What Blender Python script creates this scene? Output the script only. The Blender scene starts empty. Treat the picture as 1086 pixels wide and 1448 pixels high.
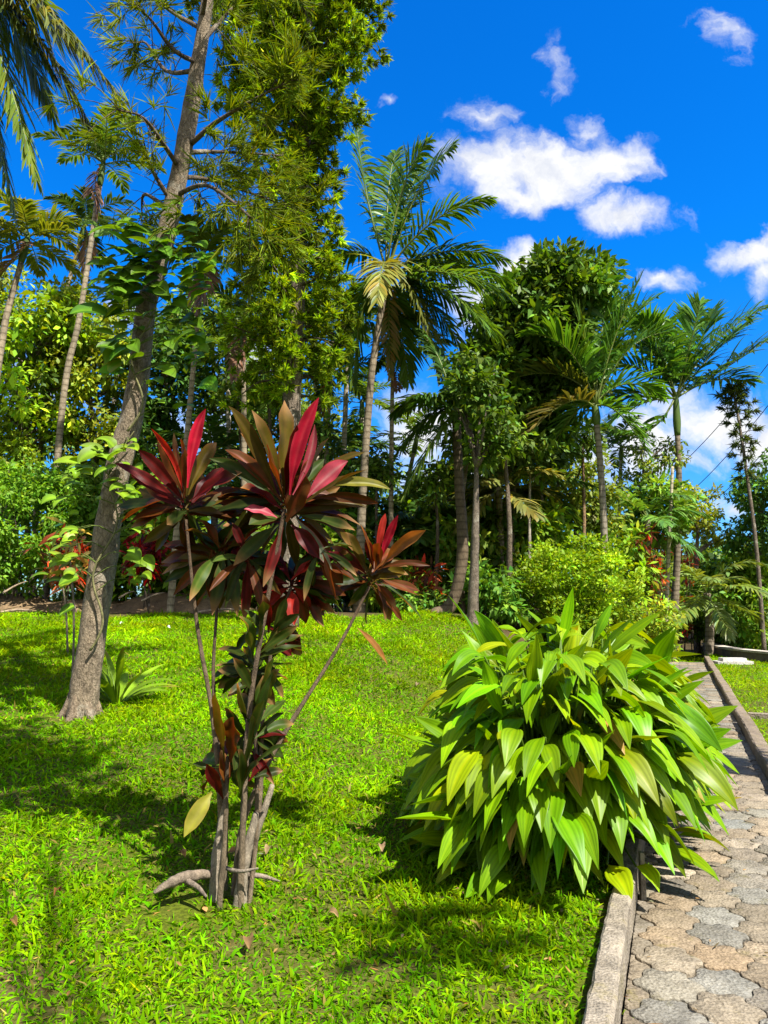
import bpy, math
import numpy as np
from mathutils import Vector

rng = np.random.default_rng(11)
C = bpy.context.scene.collection
scene = bpy.context.scene

# ------------------------------------------------------------------ camera geometry
F = 1086.0
PITCH = math.atan(131 / F)
CH = 1.6
cp, sp = math.cos(PITCH), math.sin(PITCH)


def ray(px, py):
    dx, dz = (px - 543) / F, (724 - py) / F
    return np.array([dx, cp - sp * dz, sp + cp * dz])


def P(px, py, Y):
    """world point seen at photo pixel (px, py) on the plane y = Y"""
    d = ray(px, py)
    return np.array([0, 0, CH]) + d * (Y / d[1])


# path frame: O + s * NL + t * DP   (s to the left of the path's left edge, t along it)
O = np.array([0.915, 3.17])
DP = np.array([0.352, 0.936]); DP = DP / np.linalg.norm(DP)
NL = np.array([-DP[1], DP[0]])


def st(x, y):
    return (x - O[0]) * NL[0] + (y - O[1]) * NL[1], (x - O[0]) * DP[0] + (y - O[1]) * DP[1]


def xy(s, t):
    return O[0] + s * NL[0] + t * DP[0], O[1] + s * NL[1] + t * DP[1]


def sstep(a, b, x):
    u = np.clip((x - a) / (b - a), 0, 1)
    return u * u * (3 - 2 * u)


def H(x, y):
    s, t = st(x, y)
    ramp = 0.12 * (np.clip(y, 3, 14.5) - 3) - 0.03 * sstep(14.0, 18, y)
    left = 0.07 + ramp * sstep(0.3, 4.0, s) + 0.018 * np.sin(x * 1.9 + y * .7) * np.sin(y * 1.3 - x * .6) * sstep(.3, 1, s)
    right = 0.05 + 0.012 * np.sin(x * 1.3) * np.sin(y * .8)
    h = np.where(s > 0.11, left, np.where(s < -1.09, right, -0.12))
    return h


def G(px, py):
    for Y in np.arange(1.5, 60, 0.02):
        p = P(px, py, Y)
        if p[2] < float(H(p[0], p[1])):
            return p
    return P(px, py, 60)


def gz(p):
    return np.array([p[0], p[1], float(H(p[0], p[1]))])


def nz(v):
    return v / np.maximum(np.linalg.norm(v, axis=-1, keepdims=True), 1e-9)


A = lambda *v: np.array(v, float)
UP = A(0, 0, 1)

# ------------------------------------------------------------------ node helpers


def new_mat(name):
    m = bpy.data.materials.new(name); m.use_nodes = True
    nt = m.node_tree; nt.nodes.clear()
    return m, nt


def N(nt, typ, ins=None, **props):
    n = nt.nodes.new(typ)
    for k, v in props.items():
        setattr(n, k, v)
    for k, v in (ins or {}).items():
        if isinstance(v, bpy.types.NodeSocket):
            nt.links.new(v, n.inputs[k])
        else:
            n.inputs[k].default_value = v
    return n


def mixc(nt, fac, a, b, blend='MIX'):
    n = nt.nodes.new('ShaderNodeMix'); n.data_type = 'RGBA'; n.blend_type = blend
    for i, v in ((0, fac), (6, a), (7, b)):
        if isinstance(v, bpy.types.NodeSocket):
            nt.links.new(v, n.inputs[i])
        else:
            n.inputs[i].default_value = v if i == 0 else (*v[:3], 1)
    return n.outputs[2]


def ramp(nt, fac, stops):
    n = nt.nodes.new('ShaderNodeValToRGB')
    cr = n.color_ramp
    while len(cr.elements) < len(stops):
        cr.elements.new(.5)
    for e, (p, c) in zip(cr.elements, stops):
        e.position = p
        e.color = (*c, 1) if len(c) == 3 else c
    nt.links.new(fac, n.inputs[0])
    return n.outputs[0]


def leaf_mat(name, rough=.5, spec=.4, trans=.35, tw=(1.25, 1.15, .5), nscale=9, nvar=.35):
    m, nt = new_mat(name)
    at = N(nt, 'ShaderNodeAttribute', attribute_name='tint').outputs['Color']
    tc = N(nt, 'ShaderNodeTexCoord').outputs['Object']
    nz_ = N(nt, 'ShaderNodeTexNoise', {'Vector': tc, 'Scale': nscale, 'Detail': 3.})
    v = ramp(nt, nz_.outputs['Fac'], [(.3, (1 - nvar,) * 3), (.7, (1 + nvar,) * 3)])
    col = mixc(nt, 1., at, v, 'MULTIPLY')
    tcol = mixc(nt, 1., col, tw, 'MULTIPLY')
    pb = N(nt, 'ShaderNodeBsdfPrincipled', {'Base Color': col, 'Roughness': rough, 'Specular IOR Level': spec})
    tr = N(nt, 'ShaderNodeBsdfTranslucent', {'Color': tcol})
    mx = N(nt, 'ShaderNodeMixShader', {0: trans, 1: pb.outputs[0], 2: tr.outputs[0]})
    N(nt, 'ShaderNodeOutputMaterial', {'Surface': mx.outputs[0]})
    return m


def bark_mat(name, scale=6., dark=.45, bump=.5, stretch=.35, ringy=False, lichen=False):
    m, nt = new_mat(name)
    at = N(nt, 'ShaderNodeAttribute', attribute_name='tint').outputs['Color']
    tc = N(nt, 'ShaderNodeTexCoord').outputs['Object']
    mp = N(nt, 'ShaderNodeMapping', {'Vector': tc, 'Scale': (1, 1, stretch)})
    n1 = N(nt, 'ShaderNodeTexNoise', {'Vector': mp.outputs[0], 'Scale': scale, 'Detail': 7., 'Roughness': .65})
    n2 = N(nt, 'ShaderNodeTexNoise', {'Vector': mp.outputs[0], 'Scale': scale * 5, 'Detail': 5., 'Roughness': .7})
    v1 = ramp(nt, n1.outputs['Fac'], [(.32, (dark,) * 3), (.6, (1.05, 1.05, 1.05)), (.8, (1.35, 1.33, 1.3))])
    v2 = ramp(nt, n2.outputs['Fac'], [(.3, (.6, .58, .55)), (.65, (1.2, 1.2, 1.2))])
    col = mixc(nt, 1., mixc(nt, 1., at, v1, 'MULTIPLY'), v2, 'MULTIPLY')
    h = N(nt, 'ShaderNodeMath', {0: n1.outputs['Fac'], 1: n2.outputs['Fac']}, operation='ADD').outputs[0]
    if lichen:
        n4 = N(nt, 'ShaderNodeTexNoise', {'Vector': tc, 'Scale': 4.5, 'Detail': 8., 'Roughness': .7})
        mk = ramp(nt, n4.outputs['Fac'], [(.56, (0, 0, 0)), (.63, (.55, .55, .55))])
        col = mixc(nt, mk, col, (.36, .33, .26))
        vo = N(nt, 'ShaderNodeTexVoronoi', {'Vector': mp.outputs[0], 'Scale': 22.}, feature='DISTANCE_TO_EDGE')
        ck = ramp(nt, vo.outputs['Distance'], [(.0, (.45, .42, .4)), (.09, (1, 1, 1))])
        col = mixc(nt, .7, col, mixc(nt, 1., col, ck, 'MULTIPLY'))
    if ringy:
        wv = N(nt, 'ShaderNodeTexWave', {'Vector': tc, 'Scale': 2.2, 'Distortion': 1.5, 'Detail': 2.}, bands_direction='Z')
        rr = ramp(nt, wv.outputs['Fac'], [(.0, (.55, .53, .5)), (.2, (1., 1., 1.)), (1., (1.08, 1.08, 1.08))])
        col = mixc(nt, 1., col, rr, 'MULTIPLY')
    bp = N(nt, 'ShaderNodeBump', {'Height': h, 'Strength': bump, 'Distance': .03})
    pb = N(nt, 'ShaderNodeBsdfPrincipled', {'Base Color': col, 'Roughness': .85, 'Specular IOR Level': .2, 'Normal': bp.outputs[0]})
    N(nt, 'ShaderNodeOutputMaterial', {'Surface': pb.outputs[0]})
    return m


M_GRASS = leaf_mat('grass_blade', .7, .04, .38, (1.25, 1.15, .3), .8, .28)
M_LEAF = leaf_mat('foliage', .55, .2, .36, (1.5, 1.35, .3), 1.2, .3)
M_GLOSS = leaf_mat('glossy_leaf', .5, .18, .3, (1.5, 1.35, .3), 2, .3)
M_TI = leaf_mat('ti_leaf', .45, .16, .42, (1.5, .9, .4), 14, .25)
M_BROAD = leaf_mat('pleated_leaf', .4, .2, .36, (1.5, 1.25, .2), 7, .15)
M_FROND = leaf_mat('palm_frond', .42, .3, .34, (1.5, 1.3, .3), 1.5, .25)
M_NEEDLE = leaf_mat('needle_spray', .6, .1, .4, (1.4, 1.3, .3), .9, .35)
M_DRY = leaf_mat('dry_leaf', .8, .15, .2, (1, .9, .7), 20, .35)
M_BARK = bark_mat('rough_bark', 13, .38, 1., .55, lichen=True)
M_PALMBARK = bark_mat('ringed_bark', 4, .6, .4, .6, True)
M_CANE = bark_mat('cane_bark', 30, .4, .5, .5)

# ------------------------------------------------------------------ mesh builder
ORIGIN = {}


class MB:
    def __init__(s):
        s.v, s.c, s.f, s.n = [], [], [], 0

    def add(s, v, f, c):
        v = np.asarray(v, float).reshape(-1, 3)
        c = np.broadcast_to(np.asarray(c, float), (len(v), 3)) if np.ndim(c) < 2 else np.asarray(c).reshape(-1, 3)
        s.v.append(v); s.c.append(c)
        s.f.append(np.asarray(f, np.int64) + s.n)
        s.n += len(v)

    def build(s, name, mat, parent=None, smooth=True):
        org = ORIGIN[parent.name] if parent is not None else A(0, 0, 0)
        v = np.concatenate(s.v) - org
        c = np.concatenate(s.c)
        me = bpy.data.meshes.new(name)
        tot = np.concatenate([np.full(len(f), f.shape[1]) for f in s.f])
        loops = np.concatenate([f.ravel() for f in s.f]).astype(np.int32)
        start = np.concatenate([[0], np.cumsum(tot)[:-1]]).astype(np.int32)
        me.vertices.add(len(v)); me.vertices.foreach_set('co', v.astype(np.float32).ravel())
        me.loops.add(len(loops)); me.loops.foreach_set('vertex_index', loops)
        me.polygons.add(len(tot)); me.polygons.foreach_set('loop_start', start)
        me.polygons.foreach_set('use_smooth', np.full(len(tot), smooth))
        me.update(calc_edges=True); me.validate()
        a = me.attributes.new('tint', 'FLOAT_COLOR', 'POINT')
        a.data.foreach_set('color', np.concatenate([np.clip(c, 0, 1), np.ones((len(c), 1))], 1).astype(np.float32).ravel())
        me.materials.append(mat)
        o = bpy.data.objects.new(name, me); C.objects.link(o)
        if parent is not None:
            o.parent = parent
        ORIGIN[o.name] = org
        return o


def tag(o, label=None, cat=None, group=None, kind=None):
    if label: o['label'] = label
    if cat: o['category'] = cat
    if group: o['group'] = group
    if kind: o['kind'] = kind
    return o


def thing(name, label, cat, loc, group=None):
    o = bpy.data.objects.new(name, None); C.objects.link(o)
    o.location = [float(q) for q in loc]; o.empty_display_size = .2
    ORIGIN[o.name] = np.array(loc, float)
    return tag(o, label, cat, group)


def single(o, loc):
    """move a one-mesh thing's origin to loc"""
    loc = np.array(loc, float)
    n = len(o.data.vertices); co = np.empty(n * 3, np.float32); o.data.vertices.foreach_get('co', co)
    co = co.reshape(-1, 3) - loc
    o.data.vertices.foreach_set('co', co.astype(np.float32).ravel()); o.location = loc
    return o


# ------------------------------------------------------------------ shape helpers
def catmull(pts, n):
    p = np.array(pts, float)
    if len(p) == 2:
        return p[0] + (p[1] - p[0]) * np.linspace(0, 1, n)[:, None]
    e = np.vstack([2 * p[0] - p[1], p, 2 * p[-1] - p[-2]])
    u = np.linspace(0, len(p) - 1, n); i = np.clip(u.astype(int), 0, len(p) - 2); f = (u - i)[:, None]
    a, b, c, d = e[i], e[i + 1], e[i + 2], e[i + 3]
    return .5 * (2 * b + (c - a) * f + (2 * a - 5 * b + 4 * c - d) * f ** 2 + (3 * b - a - 3 * c + d) * f ** 3)


def bez(p0, p1, p2, t):
    t = np.asarray(t)[:, None]
    return (1 - t) ** 2 * p0 + 2 * t * (1 - t) * p1 + t ** 2 * p2


def tube(mb, pts, rad, sides=10, col=(.3, .25, .2), n=None, lump=0., seed=0):
    pts = np.array(pts, float)
    rad = np.broadcast_to(np.asarray(rad, float), (len(pts),)) if np.ndim(rad) == 0 else np.asarray(rad, float)
    if n:
        u0 = np.linspace(0, 1, len(rad)); pts = catmull(pts, n); rad = np.interp(np.linspace(0, 1, n), u0, rad)
    K = len(pts)
    T = nz(np.gradient(pts, axis=0))
    ref = A(1, 0, 0) if abs(T[0][0]) < .8 else A(0, 1, 0)
    U = nz(np.cross(T, ref)); V = np.cross(T, U)
    a = np.linspace(0, 2 * np.pi, sides, endpoint=False)
    r = np.repeat(rad[:, None], sides, 1)
    if lump:
        q = np.random.default_rng(seed); ph = q.uniform(0, 6.3, 6)
        z = np.arange(K)[:, None]
        r = r * (1 + lump * (np.sin(a * 2 + z * .35 + ph[0]) * .5 + np.sin(a * 3 - z * .6 + ph[1]) * .4 + np.sin(a + z * 1.1 + ph[2]) * .35 + q.normal(0, .3, r.shape)))
    v = pts[:, None] + r[..., None] * (np.cos(a)[None, :, None] * U[:, None] + np.sin(a)[None, :, None] * V[:, None])
    k, j = np.meshgrid(np.arange(K - 1), np.arange(sides), indexing='ij')
    j2 = (j + 1) % sides
    f = np.stack([k * sides + j, k * sides + j2, (k + 1) * sides + j2, (k + 1) * sides + j], -1).reshape(-1, 4)
    vv = np.concatenate([v.reshape(-1, 3), pts[-1:] + T[-1:] * rad[-1] * .5, pts[:1]])
    cap = np.array([[(K - 1) * sides + q_, (K - 1) * sides + (q_ + 1) % sides, K * sides] for q_ in range(sides)])
    cap0 = np.array([[(q_ + 1) % sides, q_, K * sides + 1] for q_ in range(sides)])
    c = np.asarray(col, float)
    if c.ndim == 2:
        c = np.concatenate([np.repeat(c if len(c) == K else np.array([np.interp(np.linspace(0, 1, K), np.linspace(0, 1, len(c)), c[:, i]) for i in range(3)]).T, sides, 0), c[-1:], c[:1]])
    mb.add(vv, f, c)
    mb.f.append(cap + mb.n - len(vv)); mb.f.append(cap0 + mb.n - len(vv))


LANCE = A(.25, .8, 1., .72, .02)
GRASSP = A(1., .85, .04)
OVAL = A(.12, 1., .05)
OVAL5 = A(.1, .75, 1., .7, .03)


def blades(mb, base, d, nh, L, W, droop, prof, M=2, fold=0., col=(.1, .2, .02), shade=None):
    base = np.atleast_2d(base); n = len(base); K = len(prof)
    d = nz(np.broadcast_to(d, (n, 3))); nh = np.broadcast_to(nh, (n, 3))
    L = np.broadcast_to(L, (n,)); W = np.broadcast_to(W, (n,)); droop = np.broadcast_to(droop, (n,))
    s = np.linspace(0, 1, K)
    dr = nz(d[:, None, :] + droop[:, None, None] * (s ** 1.2)[None, :, None] * A(0, 0, -1))
    mid = .5 * (dr[:, :-1] + dr[:, 1:]) * (L / (K - 1))[:, None, None]
    cen = base[:, None, :] + np.concatenate([np.zeros((n, 1, 3)), np.cumsum(mid, 1)], 1)
    side = nz(np.cross(d, nh))
    nr = np.cross(side[:, None], dr)
    m = np.linspace(-1, 1, M)
    w = (W[:, None] * prof[None] * .5)[..., None]
    v = cen[:, :, None, :] + side[:, None, None, :] * (w * m)[..., None] + nr[:, :, None, :] * (fold * w * np.abs(m))[..., None]
    i, k, j = np.meshgrid(np.arange(n), np.arange(K - 1), np.arange(M - 1), indexing='ij')
    b = i * K * M + k * M + j
    f = np.stack([b, b + 1, b + M + 1, b + M], -1).reshape(-1, 4)
    col = np.broadcast_to(col, (n, 3))
    c = np.broadcast_to(col[:, None, None, :], (n, K, M, 3))
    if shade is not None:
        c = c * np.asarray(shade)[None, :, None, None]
    mb.add(v.reshape(-1, 3), f, c.reshape(-1, 3))


def tints(n, base, var=.25, hue=.12, q=rng):
    b = np.asarray(base, float)
    k = np.exp(q.normal(0, var, (n, 1)))
    h = q.normal(0, hue, n)
    c = b[None] * k
    c[:, 0] *= np.exp(h * 1.6); c[:, 2] *= np.exp(-h)
    return c


def leafcurve(mb, p0, p1, p2, W, nh, prof, M=5, K=11, fold=.18, col=(.1, .2, .02), edge=None, rib=None, pleat=0., wave=0., tip=None, q=rng, twist=0.):
    """one broad leaf along a bezier; nh = where its face looks"""
    t = np.linspace(0, 1, K)
    cen = bez(p0, p1, p2, t); T = nz(np.gradient(cen, axis=0))
    nh = np.asarray(nh, float)
    S = nz(np.cross(T, nh)); NN = np.cross(S, T)
    if twist:
        an = (twist * t)[:, None]; S, NN = S * np.cos(an) + NN * np.sin(an), NN * np.cos(an) - S * np.sin(an)
    m = np.linspace(-1, 1, M)
    pr = np.interp(t, np.linspace(0, 1, len(prof)), prof)
    w = (W * .5 * pr)[:, None]
    ph = q.uniform(0, 6.28)
    lift = fold * np.abs(m)[None] * w
    if pleat:
        lift = lift + pleat * w * (np.arange(M) % 2)[None]
    if wave:
        lift = lift + wave * w * np.abs(m)[None] * np.sin(t * 13 + ph)[:, None] * np.sign(m + .01)[None]
    v = cen[:, None] + S[:, None] * (w * m)[..., None] + NN[:, None] * lift[..., None]
    k, j = np.meshgrid(np.arange(K - 1), np.arange(M - 1), indexing='ij')
    b = k * M + j
    f = np.stack([b, b + 1, b + M + 1, b + M], -1).reshape(-1, 4)
    c = np.tile(np.asarray(col, float), (K, M, 1))
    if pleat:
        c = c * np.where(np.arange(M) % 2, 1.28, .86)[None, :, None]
    if rib is not None and not pleat:
        c = c * np.exp(q.normal(0, .13, M))[None, :, None]
    if edge is not None:
        c[:, [0, -1]] = .5 * c[:, [0, -1]] + .5 * np.asarray(edge)
    if rib is not None:
        c[:, M // 2] = np.asarray(rib)
    if tip is not None:
        g = sstep(.7, 1., t)[:, None, None]
        c = c * (1 - g) + np.asarray(tip) * g
    mb.add(v.reshape(-1, 3), f, c.reshape(-1, 3))


def box(mb, c0, c1, col=(.4, .4, .4), bev=0.):
    x0, y0, z0 = c0; x1, y1, z1 = c1
    v = [(x0, y0, z0), (x1, y0, z0), (x1, y1, z0), (x0, y1, z0), (x0 + bev, y0 + bev, z1), (x1 - bev, y0 + bev, z1), (x1 - bev, y1 - bev, z1), (x0 + bev, y1 - bev, z1)]
    f = [(0, 3, 2, 1), (4, 5, 6, 7), (0, 1, 5, 4), (1, 2, 6, 5), (2, 3, 7, 6), (3, 0, 4, 7)]
    mb.add(v, f, col)


# ================================================================== SETTING
# ---- ground sheet
s_c = np.concatenate([[-400, -200, -100, -60, -40, -28], np.arange(-20, -1.3, .5), [-1.25, -1.1, -1.0, -.5, 0., .12, .25], np.arange(.5, 20, .35), [22, 26, 34, 50, 90, 180, 400]])
t_c = np.concatenate([[-400, -150, -60, -25, -12], np.arange(-8, 30, .35), [32, 36, 42, 55, 90, 180, 420]])
ss, tt = np.meshgrid(s_c, t_c, indexing='ij')
gx, gy = xy(ss, tt)
hz = H(gx, gy)
hz = np.where((ss > .11) & (ss < .14), .07, hz)
mb = MB()
ns, nt_ = ss.shape
i, j = np.meshgrid(np.arange(ns - 1), np.arange(nt_ - 1), indexing='ij')
b = i * nt_ + j
f = np.stack([b, b + 1, b + nt_ + 1, b + nt_], -1).reshape(-1, 4)
lawn = (((ss > .1) & ((gy < 14.6 + .4 * np.sin(gx * 1.7)) | ((ss < 2.2) & (gy < 27)))) | ((ss < -1.05) & (tt < 26))).astype(float)
cg = lawn[..., None] * A(.07, .09, .006) + (1 - lawn[..., None]) * A(.045, .034, .016)
mb.add(np.stack([gx, gy, hz], -1).reshape(-1, 3), f, cg.reshape(-1, 3))
m, nt = new_mat('lawn_soil')
at = N(nt, 'ShaderNodeAttribute', attribute_name='tint').outputs['Color']
tc = N(nt, 'ShaderNodeTexCoord').outputs['Object']
n1 = N(nt, 'ShaderNodeTexNoise', {'Vector': tc, 'Scale': 1.1, 'Detail': 8., 'Roughness': .7})
n2 = N(nt, 'ShaderNodeTexNoise', {'Vector': tc, 'Scale': 45., 'Detail': 4.})
soil = ramp(nt, n1.outputs['Fac'], [(.42, (0, 0, 0)), (.68, (1, 1, 1))])
col = mixc(nt, soil, at, (.09, .062, .028))
col = mixc(nt, 1., col, ramp(nt, n2.outputs['Fac'], [(.3, (.55, .55, .55)), (.7, (1.3, 1.3, 1.3))]), 'MULTIPLY')
bp = N(nt, 'ShaderNodeBump', {'Height': n2.outputs['Fac'], 'Strength': .7, 'Distance': .03})
pb = N(nt, 'ShaderNodeBsdfPrincipled', {'Base Color': col, 'Roughness': .95, 'Specular IOR Level': .1, 'Normal': bp.outputs[0]})
N(nt, 'ShaderNodeOutputMaterial', {'Surface': pb.outputs[0]})
tag(mb.build('ground', m), kind='structure')

# ---- grass blades
BUSH = xy(.42, 2.0)


def grass_field(x0, x1, y0, y1, dens, mask, size, seed, tallness=1.):
    q = np.random.default_rng(seed)
    mbs = []
    ys = np.linspace(y0, y1, 60)
    pts = []
    for a_, b_ in zip(ys[:-1], ys[1:]):
        ym = .5 * (a_ + b_)
        w = x1(ym) - x0(ym)
        n = int(dens(ym) * w * (b_ - a_))
        pts.append(np.stack([q.uniform(x0(ym), x1(ym), n), q.uniform(a_, b_, n)], -1))
    p = np.concatenate(pts); p = p[mask(p[:, 0], p[:, 1])]
    x, y = p.T
    patch = np.sin(x * 2.1 + 1.3 * np.sin(y * 1.7)) * np.sin(y * 1.9 + 1.1 * np.sin(x * 2.3 + 2)) + .5 * np.sin(x * 6 + y * 4) * np.sin(y * 7 - x * 3)
    bare = np.zeros(len(x))
    for bpx in ((430, 1235), (330, 1262), (520, 1290), (250, 1290), (580, 960), (60, 960), (700, 1420), (95, 1010)):
        g_ = G(*bpx); bare = np.maximum(bare, np.exp(-((x - g_[0]) ** 2 + (y - g_[1]) ** 2) / (.16 if bpx[1] > 1100 else .35) ** 2))
    keep = q.uniform(0, 1, len(x)) < (.86 + .3 * patch - .7 * bare)
    x, y, patch = x[keep], y[keep], patch[keep]
    n = len(x); z = H(x, y)
    az = q.uniform(0, 2 * np.pi, n); el = np.radians(np.clip(q.normal(42, 20, n), 5, 88))
    d = np.stack([np.cos(az) * np.cos(el), np.sin(az) * np.cos(el), np.sin(el)], -1)
    sc = size(y) * np.exp(q.normal(0, .28, n)) * tallness
    L = .05 * sc * (1 + .2 * patch); W = .0083 * sc
    nh = np.stack([q.normal(0, .5, n), q.normal(0, .5, n), np.ones(n)], -1)
    base = np.array([.145, .3, .001])
    c = tints(n, base, .24, .13, q)
    big = np.sin(x * .9 + 2) * np.sin(y * 1.1 + x * .4)
    c *= (1 + .14 * big)[:, None]
    c[:, 0] *= (1 + .18 * np.clip(patch, -1, 1))
    far = sstep(5, 14, y)
    c[:, 0] *= 1 + .28 * far; c[:, 1] *= 1 + .12 * far
    straw = q.uniform(0, 1, n) < (.025 + .05 * np.clip(-patch, 0, 1))
    c[straw] = tints(straw.sum(), (.22, .17, .04), .3, .05, q)
    mb = MB()
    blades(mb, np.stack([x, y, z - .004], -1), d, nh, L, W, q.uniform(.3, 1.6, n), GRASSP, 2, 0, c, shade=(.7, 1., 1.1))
    return mb


def lawn_mask(x, y):
    s, t = st(x, y)
    return ((s > .15 + .02 * np.sin(t * 9)) & ((y < 14.3 + .35 * np.sin(x * 1.7) + .25 * np.sin(x * 4.3)) | (s < 2.))) | (t > 20.3) & (s < .2)


mb = grass_field(lambda y: -.62 * y - .6, lambda y: min(.75 * y + .5, O[0] + .376 * (y - O[1]) + (1.2 if y > 20.5 else 0)), 2.55, 26,
                 lambda y: 10500 * (3.0 / y) ** .8, lawn_mask, lambda y: (np.maximum(y, 3) / 3.4) ** .22, 5)
qk = np.random.default_rng(17); nk = 1500
tk_ = np.concatenate([qk.normal(c_, .16, nk // 12) for c_ in qk.uniform(-.5, 14, 12)]); nk = len(tk_)
xk, yk = xy(qk.uniform(-.03, .004, nk), tk_)
azk = qk.uniform(0, 6.28, nk)
blades(mb, np.stack([xk, yk, np.full(nk, -.012)], -1), np.stack([np.cos(azk), np.sin(azk), qk.uniform(.4, 2, nk)], -1), A(.3, .2, 1), .035 * np.exp(qk.normal(0, .3, nk)), .006, qk.uniform(.2, 1.4, nk), GRASSP, 2, 0, tints(nk, (.14, .24, .004), .25, .15, qk))
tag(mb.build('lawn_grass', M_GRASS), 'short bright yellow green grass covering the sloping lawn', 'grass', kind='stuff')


def right_mask(x, y):
    s, t = st(x, y)
    cross = np.abs(t - 8.75) < .2
    return (s < -1.13) & ~cross & (s > -9) & (t < 23.2)


mb = grass_field(lambda y: O[0] + .376 * (y - O[1]) + 1.0, lambda y: .62 * y + 1.5, 4, 26, lambda y: 2600 * (4. / y) ** .8, right_mask, lambda y: (y / 4.) ** .5, 6, .7)
tag(mb.build('verge_grass', M_GRASS), 'clipped green grass plots to the right of the paved path', 'grass', kind='stuff')

# ---- small dry litter on lawn and path
qk = np.random.default_rng(18); nk = 900
yk = qk.uniform(2.6, 14, nk); xk = qk.uniform(-.6, .62, nk) * yk
sk, tk_ = st(xk, yk); onp = (sk < -.01) & (sk > -.98)
kp = (sk > .15) | (onp & (qk.uniform(0, 1, nk) < .6))
xk, yk, onp = xk[kp], yk[kp], onp[kp]; nk = len(xk)
zk = np.where(onp, .012, H(xk, yk) + qk.uniform(.02, .04, nk)); azk = qk.uniform(0, 6.28, nk)
mb = MB()
blades(mb, np.stack([xk, yk, zk], -1), np.stack([np.cos(azk), np.sin(azk), qk.normal(0, .15, nk)], -1), nz(np.stack([qk.normal(0, .3, nk), qk.normal(0, .3, nk), np.ones(nk)], -1)), .03 * np.exp(qk.normal(0, .45, nk)), .012 * np.exp(qk.normal(0, .3, nk)), qk.uniform(-.3, .3, nk), OVAL5, 3, .3, tints(nk, (.2, .125, .05), .4, .15, qk))
tag(mb.build('leaf_litter', M_DRY), 'tiny dry brown leaf bits scattered over lawn and path', 'litter', kind='stuff')

# ---- paved path: interlocking wavy pavers
q = np.random.default_rng(3)
mb = MB()
R = .145
hexa = [np.radians(60 * k) for k in range(6)]
cor = np.array([[np.cos(a), np.sin(a)] for a in hexa])
ol = []
for k in range(6):
    a_, b_ = cor[k], cor[(k + 1) % 6]
    dd = b_ - a_; nn = A(-dd[1], dd[0])
    for t in np.arange(0, 1, 1 / 8):
        ol.append(a_ + dd * t + nn * .105 * np.sin(2 * np.pi * t))
ol = np.array(ol); NOL = len(ol)
# lay out in (s, t): t along path
cs, ctr = [], []
dx_, dy_ = R * 1.5, R * math.sqrt(3)
for a in range(-8, 3):
    for bb in range(-14, 90):
        ctr.append((a * dx_ + .05, bb * dy_ + (a % 2) * dy_ / 2))
WL, WR = -.985, -.002
for (s0, t0) in ctr:
    if s0 < WL - R or s0 > WR + R or t0 < -3 or t0 > 20.2:
        continue
    tone = np.exp(q.normal(0, .15)); warm = q.normal(0, .05)
    c = (A(.19, .158, .112) if q.uniform() < .6 else A(.18, .16, .126)) * tone * A(1 + warm, 1, 1 - warm)
    zz = q.normal(0, .004); tl = q.normal(0, .008, 2); sc = q.uniform(.984, .998)
    rings = [(.998 * sc, -.03), (.992 * sc, zz - .003), (.965 * sc, zz + .0008), (.55, zz + .001)]
    vs = []
    for r_, h_ in rings:
        o2 = ol * R * r_
        s_ = np.clip(s0 + o2[:, 0], WL, WR); t_ = t0 + o2[:, 1]
        X, Y = xy(s_, t_)
        vs.append(np.stack([X, Y, h_ + tl[0] * o2[:, 0] + tl[1] * o2[:, 1] + (q.normal(0, .0012, NOL) if h_ > -.01 else 0)], -1))
    X, Y = xy(np.clip(s0, WL, WR), t0)
    vs.append(np.array([[X, Y, zz + .002]]))
    v = np.concatenate(vs)
    fr = []
    for k in range(3):
        for a_ in range(NOL):
            fr.append((k * NOL + a_, k * NOL + (a_ + 1) % NOL, (k + 1) * NOL + (a_ + 1) % NOL, (k + 1) * NOL + a_))
    cc = np.tile(c, (len(v), 1)); cc[:NOL] *= .45; cc[NOL:2 * NOL] *= .9
    mb.add(v, np.array(fr), cc)
    mb.f.append(np.array([(3 * NOL + a_, 3 * NOL + (a_ + 1) % NOL, 4 * NOL) for a_ in range(NOL)]) + mb.n - len(v))
# joint sand bed
xs, yy = xy(np.array([WL, WR, WR, WL]), np.array([-3, -3, 20.3, 20.3]))
mb.add(np.stack([xs, yy, np.full(4, -.011)], -1), [(3, 2, 1, 0)], (.045, .036, .022))


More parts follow.
